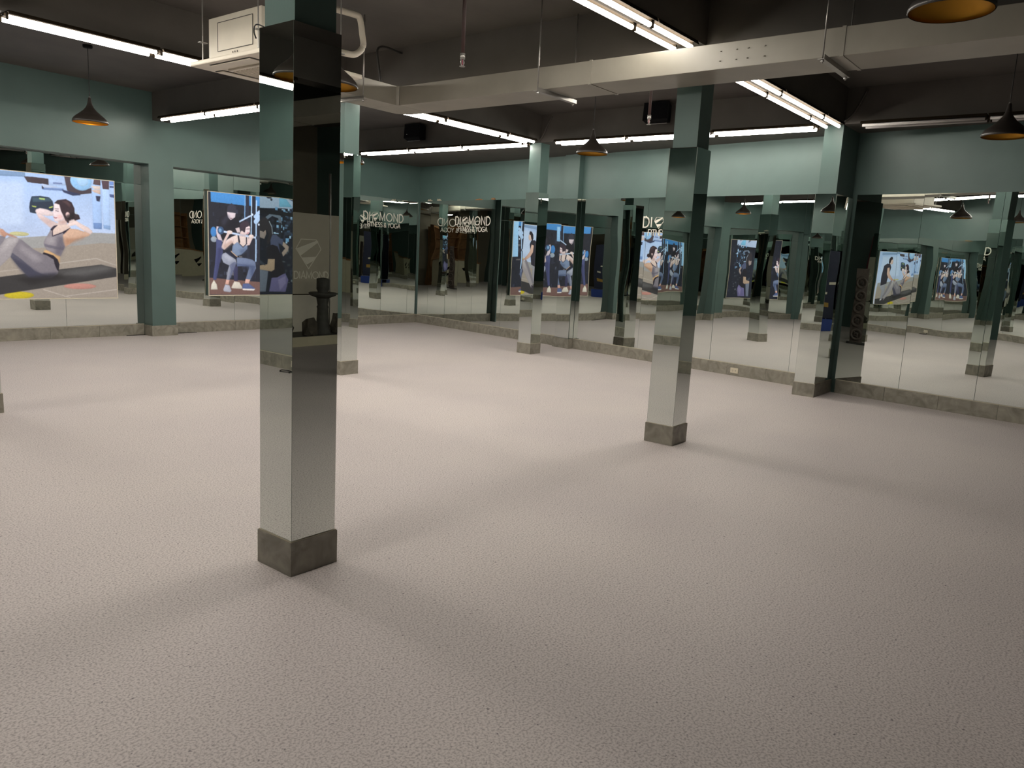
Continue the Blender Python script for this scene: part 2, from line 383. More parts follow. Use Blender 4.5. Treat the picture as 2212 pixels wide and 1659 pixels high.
# ------------------------------------------------------------------ fluorescent battens
def batten(cx, cy, L, axis, lit, label, z=ZB):
    t = thing('tube_light', label, 'light', (cx, cy, z), 0 if axis == 'x' else math.pi/2, group='twin-tube ceiling battens')
    h = L/2
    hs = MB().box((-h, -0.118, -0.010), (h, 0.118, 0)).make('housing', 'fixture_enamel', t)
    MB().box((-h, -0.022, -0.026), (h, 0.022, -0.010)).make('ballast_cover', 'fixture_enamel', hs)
    for s in (-1, 1):
        a, b = s*0.112, s*0.128
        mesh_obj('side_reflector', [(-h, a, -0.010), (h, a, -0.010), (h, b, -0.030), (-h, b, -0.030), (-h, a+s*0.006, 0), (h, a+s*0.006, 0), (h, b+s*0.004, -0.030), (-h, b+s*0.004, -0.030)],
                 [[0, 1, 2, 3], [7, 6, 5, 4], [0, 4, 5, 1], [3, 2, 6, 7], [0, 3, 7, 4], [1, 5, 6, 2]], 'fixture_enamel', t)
    for s in (-1, 1):
        y = s*0.070
        MB().tube([(-h+0.012, y, -0.041), (h-0.012, y, -0.041)], 0.0165, 10).make('tube', 'tube_lit' if lit else 'tube_off', t, smooth=True)
        for e in (-1, 1):
            x0 = e*(h-0.006)
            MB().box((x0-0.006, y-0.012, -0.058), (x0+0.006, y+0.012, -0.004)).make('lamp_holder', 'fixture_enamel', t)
    return t
def run(axis, c, segs, lit, label, ords):
    for (a, b), o in zip(segs, ords):
        lab = o+' '+label
        if axis == 'x': batten((a+b)/2, c, abs(b-a), 'x', lit, lab)
        else: batten(c, (a+b)/2, abs(b-a), 'y', lit, lab)
run('x', 2.92, [(4.95, 5.57), (3.73, 4.93), (2.50, 3.71)], True, 'lit twin tube on the beam towards the middle column', ['short end', 'second', 'third'])
run('x', 2.90, [(8.68, 9.25), (7.41, 8.65), (6.16, 7.38)], True, 'lit twin tube on the beam right of the middle column', ['short end', 'second', 'third'])
run('x', 7.15, [(2.42, 3.61), (3.64, 4.84), (4.87, 5.47)], True, 'lit twin tube on the beam at upper left', ['leftmost', 'second', 'last'])
run('x', 7.06, [(8.46, 9.06), (7.23, 8.43), (6.02, 7.20)], True, 'lit twin tube on the beam leading to the far column', ['short end', 'second', 'third'])
run('y', 9.25, [(7.30, 8.48), (8.50, 9.68), (9.70, 10.90)], True, 'lit twin tube along the soffit left of the far column', ['first', 'second', 'third'])
run('y', 9.31, [(5.58, 6.74), (4.36, 5.55), (3.10, 4.33)], True, 'lit twin tube along the soffit right of the far column', ['first', 'second', 'third'])
run('y', 9.34, [(1.40, 2.60), (0.18, 1.38), (-1.02, 0.16)], False, 'unlit twin tube along the soffit at the right edge', ['first', 'second', 'third'])
run('y', 5.69, [(9.81, 10.96), (8.61, 9.79), (7.42, 8.59)], True, 'lit twin tube running towards the back wall above the squat poster', ['farthest', 'middle', 'nearest'])
run('y', 5.85, [(5.70, 6.88), (4.48, 5.68), (3.22, 4.46)], True, 'lit twin tube above the white duct', ['far', 'middle', 'near'])
run('x', 7.15, [(-1.15, 0.04), (0.07, 1.26)], True, 'lit twin tube left outside the picture, far beam', ['first', 'second'])
run('x', 2.92, [(-1.15, 0.04), (0.07, 1.26), (1.29, 1.90)], True, 'lit twin tube left outside the picture, near beam', ['first', 'second', 'short'])
run('y', 2.10, [(3.22, 4.42), (4.45, 5.65), (5.68, 6.85)], True, 'lit twin tube left outside the picture between the two left columns', ['near', 'middle', 'far'])
run('y', 2.10, [(7.42, 8.60), (8.63, 9.80), (9.83, 11.0)], True, 'lit twin tube left outside the picture towards the back wall', ['near', 'middle', 'far'])
run('x', -5.0, [(0.9, 1.5)], True, 'lit twin tube above the reception desk, seen in the corner mirrors', ['short'])
run('x', -1.37, [(2.50, 3.71), (3.73, 4.93), (6.16, 7.38), (7.41, 8.62)], False, 'unlit twin tube on the beam behind the viewer', ['first', 'second', 'third', 'fourth'])

# ------------------------------------------------------------------ white duct with its elbow and hangers
d = thing('air_duct', 'long white sheet-metal air duct with an elbow, hung under the ceiling', 'duct', (5.475, 3.0, 2.85))
DX0, DX1, DZ = -0.205, 0.205, 0.175
segs = [(-7.5, -5.0), (-5.0, -3.2), (-3.2, -1.35), (-1.35, 0.55), (0.55, 2.72)]
for a, b in segs:
    MB().box((DX0, a+0.001, 0), (DX1, b-0.001, DZ)).make('duct_section', 'white_metal', d, bevel=0.004)
MB().prism([(DX0, 2.722), (DX1, 2.722), (DX1, 3.0), (DX1-0.10, 3.10), (DX0-0.02, 3.10), (DX0-0.02, 2.745)], 0, DZ).make('elbow', 'white_metal', d, bevel=0.003)
MB().box((-1.00, 2.742, 0), (DX0-0.021, 3.10, DZ)).make('branch_section', 'white_metal', d, bevel=0.003)
for a, b in segs[:-1]:
    MB().box((DX0-0.004, b-0.012, -0.004), (DX1+0.004, b+0.012, DZ+0.004)).make('joint_flange', 'white_metal', d)
for a in (-0.55, -0.42, -0.33, -0.2):
    for z in (0.05, 0.115):
        MB().lathe([(0.0, 0.0), (0.006, 0.001), (0.008, 0.006)], (0, 0, 0), 8).make('rivet', 'white_metal', d).location = (DX0-0.003, -0.35+a*0.9, z)
for i, (p, q) in enumerate((((5.19, 4.0), (5.70, 4.0)), ((5.19, 1.74), (5.70, 1.74)), ((4.80, 5.69), (4.80, 6.16)))):
    lab = ['threaded-rod hanger with angle bar under the duct near its middle', 'threaded-rod hanger with angle bar under the duct at the right', 'threaded-rod hanger with angle bar under the duct branch beside the nearest column'][i]
    t = thing('duct_hanger', lab, 'hanger', (*p, 2.815), group='duct hangers')
    dx, dy = q[0]-p[0], q[1]-p[1]
    if dx: MB().box((-0.03, -0.02, 0.0), (dx+0.03, 0.02, 0.004)).box((-0.03, -0.02, 0.004), (dx+0.03, -0.016, 0.030)).make('angle_bar', 'galv', t)
    else: MB().box((-0.02, -0.03, 0.0), (0.02, dy+0.03, 0.004)).box((-0.02, -0.03, 0.004), (-0.016, dy+0.03, 0.030)).make('angle_bar', 'galv', t)
    for k, (a, b) in enumerate(((0, 0), (dx, dy))):
        rod = MB().tube([(a, b, -0.02), (a, b, ZC-2.815)], 0.0055, 8).make('rod', 'galv', t, smooth=True)
        MB().tube([(a, b, -0.012), (a, b, -0.002)], 0.012, 6).make('nut', 'galv', rod)

# ------------------------------------------------------------------ ceiling cassette air conditioner
t = thing('air_conditioner', 'boxy ceiling cassette air conditioner hanging left of the nearest column', 'air conditioner', (3.84, 5.61, 2.815))
MB().box((-0.38, -0.36, 0.06), (0.28, 0.36, 0.385)).make('housing', 'ac_white', t, bevel=0.006)
hp = MB().box((-0.384, -0.25, 0.13), (-0.38, 0.22, 0.335)).make('access_panel', 'ac_white', t)
for a, b in (((-0.3855, -0.255, 0.125), (-0.3835, 0.225, 0.129)), ((-0.3855, -0.255, 0.336), (-0.3835, 0.225, 0.340)), ((-0.3855, -0.255, 0.125), (-0.3835, -0.251, 0.340)), ((-0.3855, 0.221, 0.125), (-0.3835, 0.225, 0.340))):
    MB().box(a, b).make('groove', 'iron_grey', hp)
for k in range(3): MB().box((-0.3855, -0.05+k*0.03, 0.095), (-0.3835, -0.044+k*0.03, 0.108)).make('vent_slot', 'black_plastic', hp)
MB().box((-0.47, -0.49, 0.025), (0.47, 0.49, 0.06)).make('panel', 'ac_white', t, bevel=0.010)
pn = MB().box((-0.27, -0.27, 0.010), (0.27, 0.27, 0.025)).make('grille', 'ac_white', t, bevel=0.004)
for k in range(14): MB().box((-0.24, -0.25+k*0.037, 0.005), (0.24, -0.238+k*0.037, 0.010)).make('grille_bar', 'ac_white', pn)
for (a, b) in (((-0.42, -0.27), (-0.33, 0.27)), ((0.33, -0.27), (0.42, 0.27)), ((-0.27, -0.44), (0.27, -0.34)), ((-0.27, 0.34), (0.27, 0.44))):
    lv = MB().box((a[0], a[1], 0.014), (b[0], b[1], 0.0225)).make('louver', 'ac_white', t, bevel=0.004)
    e = 0.007
    MB().box((a[0]-e, a[1]-e, 0.0225), (b[0]+e, b[1]+e, 0.0250)).make('louver_gap', 'iron_grey', lv)
for sx in (-0.42, 0.33):
    for sy in (-0.38, 0.38):
        rd = MB().tube([(sx, sy, 0.06), (sx, sy, ZC-2.815)], 0.005, 8).make('rod', 'galv', t)
        MB().box((sx-0.03, sy-0.02, 0.20), (sx+0.03, sy+0.02, 0.206)).make('bracket', 'galv', rd)
def smooth_path(pts, n=6):
    out = []
    P = [Vector(p) for p in pts]
    for i in range(len(P)-1):
        p0, p1, p2, p3 = P[max(i-1, 0)], P[i], P[i+1], P[min(i+2, len(P)-1)]
        for k in range(n):
            u = k/n
            out.append(0.5*((2*p1)+(-p0+p2)*u+(2*p0-5*p1+4*p2-p3)*u*u+(-p0+3*p1-3*p2+p3)*u**3))
    out.append(P[-1]); return out
o = MB().tube(smooth_path([(4.17, 5.60, 3.13), (4.50, 5.60, 3.14), (4.63, 5.60, 3.16), (4.71, 5.60, 3.24), (4.70, 5.60, 3.34), (4.67, 5.60, 3.46), (4.60, 5.60, 3.48), (4.25, 5.60, 3.46)]), 0.027, 12).make('insulated_pipe', 'ac_white', None, smooth=True)
tag(o, 'bent white insulated pipe looping beside the nearest column top', 'pipe')

# ------------------------------------------------------------------ pendants
prof_o = [(0.010, 0.275), (0.016, 0.262), (0.019, 0.235), (0.027, 0.200), (0.043, 0.165), (0.072, 0.130), (0.112, 0.095), (0.148, 0.066), (0.172, 0.040), (0.183, 0.018), (0.184, 0.006), (0.180, 0.0)]
prof_i = [(0.176, 0.001), (0.179, 0.010), (0.177, 0.020), (0.166, 0.040), (0.143, 0.064), (0.108, 0.091), (0.068, 0.125), (0.039, 0.160), (0.022, 0.200)]
proto = {}
def pendant(x, y, z, label):
    t = thing('pendant_lamp', label, 'lamp', (x, y, z), group='black bell-shaped pendant lamps')
    if not proto:
        sh = MB().lathe(prof_o, n=40).make('shade', 'pendant_black', t, smooth=True)
        ins = MB().lathe(prof_i, n=40).make('shade_lining', 'pendant_gold', sh, smooth=True)
        bu = MB().lathe([(0.0, 0.075), (0.018, 0.080), (0.028, 0.095), (0.030, 0.110), (0.024, 0.130), (0.014, 0.148), (0.013, 0.19)], n=20).make('bulb', 'bulb_lit', t, smooth=True)
        cd_ = MB().tube([(0, 0, 0.27), (0, 0, ZC-2.71)], 0.004, 6).make('cord', 'cord_black', t)
        ca = MB().lathe([(0.0, ZC-2.71-0.03), (0.045, ZC-2.71-0.03), (0.05, ZC-2.71-0.02), (0.05, ZC-2.71)], n=24).make('ceiling_rose', 'black_plastic', t, smooth=True)
        cp = MB().lathe([(0.0, 0.288), (0.008, 0.286), (0.011, 0.272)], n=16).make('cap', 'galv', t, smooth=True)
        proto.update(shade=(sh, ins), rest=[bu, cd_, ca, cp])
    else:
        s2 = dup(proto['shade'][0], t); dup(proto['shade'][1], s2)
        for q in proto['rest']:
            c = dup(q, t)
            if q.name.startswith('bulb'): c.data = proto['off']
    if 'off' not in proto:
        off = proto['rest'][0].data.copy(); off.materials[0] = MATS['bulb_glass']; proto['off'] = off
    return t
for x, y, l in ((4.00, 9.40, 'black bell pendant with gold lining in front of the left teal wall'),
                (7.82, 5.17, 'black bell pendant with gold lining left of the middle column'),
                (7.92, 1.04, 'black bell pendant with gold lining at the right edge below the duct'),
                (4.18, 0.84, 'large near black bell pendant cut off by the top edge'),
                (3.60, 4.61, 'black bell pendant half hidden behind the nearest column'),
                (7.66, 9.31, 'black bell pendant just peeking out behind the hidden far column'),
                (0.35, 5.05, 'black bell pendant outside the picture on the left, seen in the column mirror')):
    pendant(x, y, 2.60 if y == 4.61 else 2.71, l)

# ------------------------------------------------------------------ sprinkler drops
for x, y, z, l in ((4.20, 3.92, 2.79, 'sprinkler head on a dark pipe hanging left of centre'), (6.86, 3.90, 2.815, 'sprinkler head on a dark pipe hanging left of the middle column')):
    t = thing('sprinkler', l, 'sprinkler', (x, y, z), group='sprinkler drops')
    MB().tube([(0, 0, 0.085), (0, 0, ZC-z)], 0.0135, 12).make('drop_pipe', 'pipe_maroon', t, smooth=True)
    MB().tube([(0, 0, 0.05), (0, 0, 0.09)], 0.018, 12).make('socket', 'galv', t, smooth=True)
    MB().tube(smooth_path([(-0.008, 0, 0.05), (-0.017, 0, 0.032), (-0.010, 0, 0.012), (0, 0, 0.006), (0.010, 0, 0.012), (0.017, 0, 0.032), (0.008, 0, 0.05)], 4), 0.0032, 6).make('yoke', 'galv', t)
    MB().tube([(0, 0, 0.012), (0, 0, 0.05)], 0.004, 8).make('glass_bulb', 'curtain_maroon', t)
    MB().lathe([(0.0, 0.0), (0.020, 0.0), (0.021, 0.004), (0.0, 0.006)], n=16).make('deflector', 'galv', t)

# ------------------------------------------------------------------ speakers on the soffit face
for y, l in ((9.55, 'black wedge loudspeaker mounted under the soffit left of the far column'), (5.08, 'black wedge loudspeaker mounted under the soffit behind the middle column')):
    t = thing('loudspeaker', l, 'speaker', (9.20, y, 3.26), group='black wall loudspeakers')
    a = 0.18
    v = [(-0.12, -a, 0.04), (-0.06, -a*0.82, 0.0), (0.10, -a*0.6, 0.03), (0.10, -a*0.6, 0.24), (-0.10, -a, 0.26),
         (-0.12, a, 0.04), (-0.06, a*0.82, 0.0), (0.10, a*0.6, 0.03), (0.10, a*0.6, 0.24), (-0.10, a, 0.26)]
    mesh_obj('cabinet', v, [[0, 1, 2, 3, 4], [9, 8, 7, 6, 5], [0, 5, 6, 1], [1, 6, 7, 2], [2, 7, 8, 3], [3, 8, 9, 4], [4, 9, 5, 0]], 'black_plastic', t)
    mesh_obj('grille', [(-0.124, -a*0.9, 0.05), (-0.124, a*0.9, 0.05), (-0.104, a*0.9, 0.25), (-0.104, -a*0.9, 0.25), (-0.118, -a*0.9, 0.05), (-0.118, a*0.9, 0.05), (-0.098, a*0.9, 0.25), (-0.098, -a*0.9, 0.25)],
             [[3, 2, 1, 0], [4, 5, 6, 7], [0, 1, 5, 4], [1, 2, 6, 5], [2, 3, 7, 6], [3, 0, 4, 7]], 'black_grille', t)
    MB().box((0.10, -0.03, 0.10), (0.16, 0.03, 0.20)).make('bracket', 'galv', t)
    MB().lathe([(0.0, 0.0), (0.008, 0.002), (0.009, 0.008)], n=10).make('badge', 'galv', t).location = (-0.126, a*0.55, 0.09)
    MB().tube([(-0.06, -a*0.8, -0.002), (-0.075, 0, -0.006), (-0.06, a*0.8, -0.002)], 0.004, 6).make('lower_rail', 'galv', t)

# ------------------------------------------------------------------ cables and conduits near the ceiling
tag(MB().tube(smooth_path([(9.345, 6.90, 3.50), (9.34, 6.96, 3.42), (9.34, 7.02, 3.30), (9.335, 7.07, 3.21), (9.32, 7.13, 3.165)]), 0.012, 8).make('conduit', 'dark_ceiling', None, True), 'dark conduit bending down the soffit above the far column', 'conduit')
tag(MB().tube(smooth_path([(9.345, 2.60, 3.50), (9.34, 2.66, 3.36), (9.335, 2.72, 3.25), (9.32, 2.80, 3.165)]), 0.012, 8).make('conduit', 'dark_ceiling', None, True), 'dark conduit bending down the soffit above the engaged column', 'conduit')
tag(MB().tube(smooth_path([(5.50, 6.20, 2.99), (5.47, 6.20, 3.10), (5.42, 6.20, 3.30), (5.40, 6.20, 3.42), (5.43, 6.20, 3.47), (5.52, 6.20, 3.49), (5.73, 6.20, 3.48)]), 0.011, 8).make('conduit', 'iron_grey', None, True), 'bent dark conduit rising behind the duct elbow', 'conduit')
tag(MB().tube(smooth_path([(1.992, 3.062, 2.35), (1.985, 3.066, 2.375), (1.988, 3.066, 2.40), (2.0, 3.06, 2.408), (2.016, 3.03, 2.396)]), 0.003, 6).make('cable', 'cord_black', None, True), 'short black cable looping over the mirror top of the nearest column', 'cable')

# ------------------------------------------------------------------ outlets
def outlet(loc, rz, label):
    t = thing('power_outlet', label, 'outlet', loc, rz, group='ivory twin sockets in the baseboards')
    MB().box((-0.06, -0.008, -0.036), (0.06, 0.0, 0.036)).make('face_plate', 'outlet_ivory', t, bevel=0.002)
    for s in (-0.022, 0.022):
        so = MB().box((s-0.015, -0.0095, -0.019), (s+0.015, -0.008, 0.019)).make('socket', 'outlet_ivory', t)
        for q in (-0.006, 0.006): MB().box((s+q-0.0016, -0.0101, -0.005), (s+q+0.0016, -0.0094, 0.008)).make('slot', 'black_plastic', so)
        MB().tube([(s, -0.0101, -0.012), (s, -0.0093, -0.012)], 0.003, 8).make('slot', 'black_plastic', so)
    return t
yo = 4.15
outlet((bx(yo, 0.0225), yo, 0.075), -math.pi/2+BANG, 'ivory twin socket in the stone baseboard right of the middle column')
outlet((XW+0.045, 7.60, 0.085), math.pi/2, 'ivory twin socket in the side baseboard, seen only in mirrors')
tag(MB().tube(smooth_path([(XW+0.05, 7.58, 0.05), (XW+0.12, 7.55, 0.012), (XW+0.20, 7.66, 0.010), (XW+0.12, 7.74, 0.010), (XW+0.10, 7.60, 0.012), (XW+0.18, 7.52, 0.010)]), 0.006, 6).make('cable', 'cord_black', None, True), 'black cable heaped on the floor below the side socket, seen in a mirror', 'cable')

# ------------------------------------------------------------------ two-line lettering on the mirrors
def arc(cx, cy, rx, ry, a0, a1, n=12): return [(cx+rx*math.cos(math.radians(a0+(a1-a0)*i/n)), cy+ry*math.sin(math.radians(a0+(a1-a0)*i/n))) for i in range(n+1)]
GL = {  # strokes in a unit-high cell, and the advance width
 'D': ([[(0, 0), (0, 1), (0.25, 1)]+arc(0.25, 0.5, 0.45, 0.5, 90, -90)+[(0, 0)]], 0.70), 'I': ([[(0, 0), (0, 1)]], 0.04),
 'M': ([[(0, 0), (0.04, 1), (0.42, 0.12), (0.80, 1), (0.84, 0)]], 0.84), 'O': ([arc(0.5, 0.5, 0.5, 0.5, 90, 450, 24)], 1.0),
 'N': ([[(0, 0), (0, 1), (0.66, 0), (0.66, 1)]], 0.66), 'F': ([[(0, 0), (0, 1), (0.48, 1)], [(0, 0.53), (0.42, 0.53)]], 0.48),
 'T': ([[(0, 1), (0.56, 1)], [(0.28, 1), (0.28, 0)]], 0.56), 'E': ([[(0.48, 0), (0, 0), (0, 1), (0.48, 1)], [(0, 0.52), (0.42, 0.52)]], 0.48),
 'S': ([arc(0.25, 0.76, 0.25, 0.24, 30, 270, 10)+arc(0.25, 0.26, 0.25, 0.26, 90, -150, 10)], 0.5),
 '&': ([[(0.66, 0.0), (0.14, 0.70)]+arc(0.30, 0.83, 0.17, 0.17, 200, -20, 8)+[(0.08, 0.38)]+arc(0.27, 0.24, 0.24, 0.24, 150, 330, 8)+[(0.62, 0.42)]], 0.66),
 'Y': ([[(0, 1), (0.30, 0.48), (0.60, 1)], [(0.30, 0.48), (0.30, 0)]], 0.60), 'G': ([arc(0.48, 0.5, 0.48, 0.5, 45, 330, 18)+[(0.92, 0.46), (0.55, 0.46)]], 0.92),
 'A': ([[(0, 0), (0.36, 1), (0.72, 0)], [(0.13, 0.34), (0.59, 0.34)]], 0.72)}
def stroke_mesh(strokes, h, wd, x0, z0, th, flip=1):
    """flat ribbons, mitred, with thickness; x = along the wall, -y = out of the wall, z up"""
    mb = MB()
    for st in strokes:
        P = [Vector((x0+p[0]*h, z0+p[1]*h)) for p in st]
        Lp, Rp = [], []
        for i, p in enumerate(P):
            d0 = (P[i]-P[i-1]).normalized() if i else (P[1]-P[0]).normalized()
            d1 = (P[i+1]-P[i]).normalized() if i < len(P)-1 else d0
            if i == 0 and (P[0]-P[-1]).length < 1e-4: d0 = (P[-1]-P[-2]).normalized()
            if i == len(P)-1 and (P[0]-P[-1]).length < 1e-4: d1 = (P[1]-P[0]).normalized()
            n0, n1 = Vector((-d0.y, d0.x)), Vector((-d1.y, d1.x)); n = (n0+n1)
            n = n.normalized() if n.length > 1e-3 else n0
            k = wd/2/max(0.45, n.dot(n0)); Lp.append(p+n*k); Rp.append(p-n*k)
        m = len(P)
        v = [(flip*q.x, -th, q.y) for q in Lp]+[(flip*q.x, -th, q.y) for q in Rp]+[(flip*q.x, 0, q.y) for q in Lp]+[(flip*q.x, 0, q.y) for q in Rp]
        f = []
        for i in range(m-1):
            f += [[i, m+i, m+i+1, i+1], [2*m+i, 2*m+i+1, 3*m+i+1, 3*m+i], [i, i+1, 2*m+i+1, 2*m+i], [m+i, 3*m+i, 3*m+i+1, m+i+1]]
        f += [[0, 2*m, 3*m, m], [m-1, 2*m-1, 4*m-1, 3*m-1]]
        mb.add(v, f)
    return mb
def poly_mesh(polys, h, x0, z0, th, flip=1):
    mb = MB()
    for p in polys:
        n = len(p); v = [(flip*(x0+a*h), -th, z0+b*h) for a, b in p]+[(flip*(x0+a*h), 0, z0+b*h) for a, b in p]
        mb.add(v, [list(range(n)), list(range(n, 2*n))[::-1]]+[[j, n+j, n+(j+1) % n, (j+1) % n] for j in range(n)])
    return mb
def emblem(parent, h, x0, z0, th, m, flip=1):
    blades = [[(0.02, 0.66), (0.96, 1.0), (1.02, 0.94), (0.20, 0.40)], [(0.26, 0.34), (0.94, 0.40), (0.80, 0.24), (0.50, 0.10)]]
    b = poly_mesh(blades, h, x0, z0, th, flip).make('emblem', m, parent)
    stroke_mesh([[(0.02, 0.66), (0.24, 1.02), (0.92, 1.02), (1.14, 0.68), (0.58, -0.06), (0.02, 0.66)]], h, h*0.035, x0, z0, th, flip).make('emblem_outline', m, b)
    return 1.16
def sign(loc, rz, label, H=0.150, m='letter_white', flip=1, word_emblem=True, sub='FITNESS & YOGA'):
    t = thing('wall_lettering', label, 'sign', loc, rz, group='white wall lettering on the mirrors')
    x = 0.0; gap = 0.215*H
    for ch in 'DI*MOND' if word_emblem else 'DIAMOND':
        if ch == '*': x += emblem(t, H*1.02, x, -0.01, 0.003, m, flip)*H*1.02+gap; continue
        st, adv = GL[ch]; stroke_mesh(st, H, H*0.115, x, 0, 0.003, flip).make('letter', m, t); x += adv*H+gap*1.35
    tot = x; h2 = H*0.58; ws = sum((0.35 if c == ' ' else GL[c][1]+0.17) for c in sub)*h2; x = (tot-ws)/2
    for ch in sub:
        if ch == ' ': x += 0.35*h2; continue
        st, adv = GL[ch]; stroke_mesh(st, h2, h2*0.115, x, -H*0.82, 0.003, flip).make('letter', m, t); x += (adv+0.17)*h2
    return t
sign((9.87, YC-0.0025, 2.020), 0, 'white two-line lettering with a gem emblem, left of the room corner')
def esign(y, z, l): sign((bx(y, 0.0025), y, z), -math.pi/2+BANG, l)
esign(10.42, 2.015, 'white two-line lettering with a gem emblem, right of the room corner')
esign(5.92, 2.015, 'white two-line lettering with a gem emblem, half hidden by the middle column')
esign(0.30, 2.060, 'white two-line lettering just outside the right picture edge')
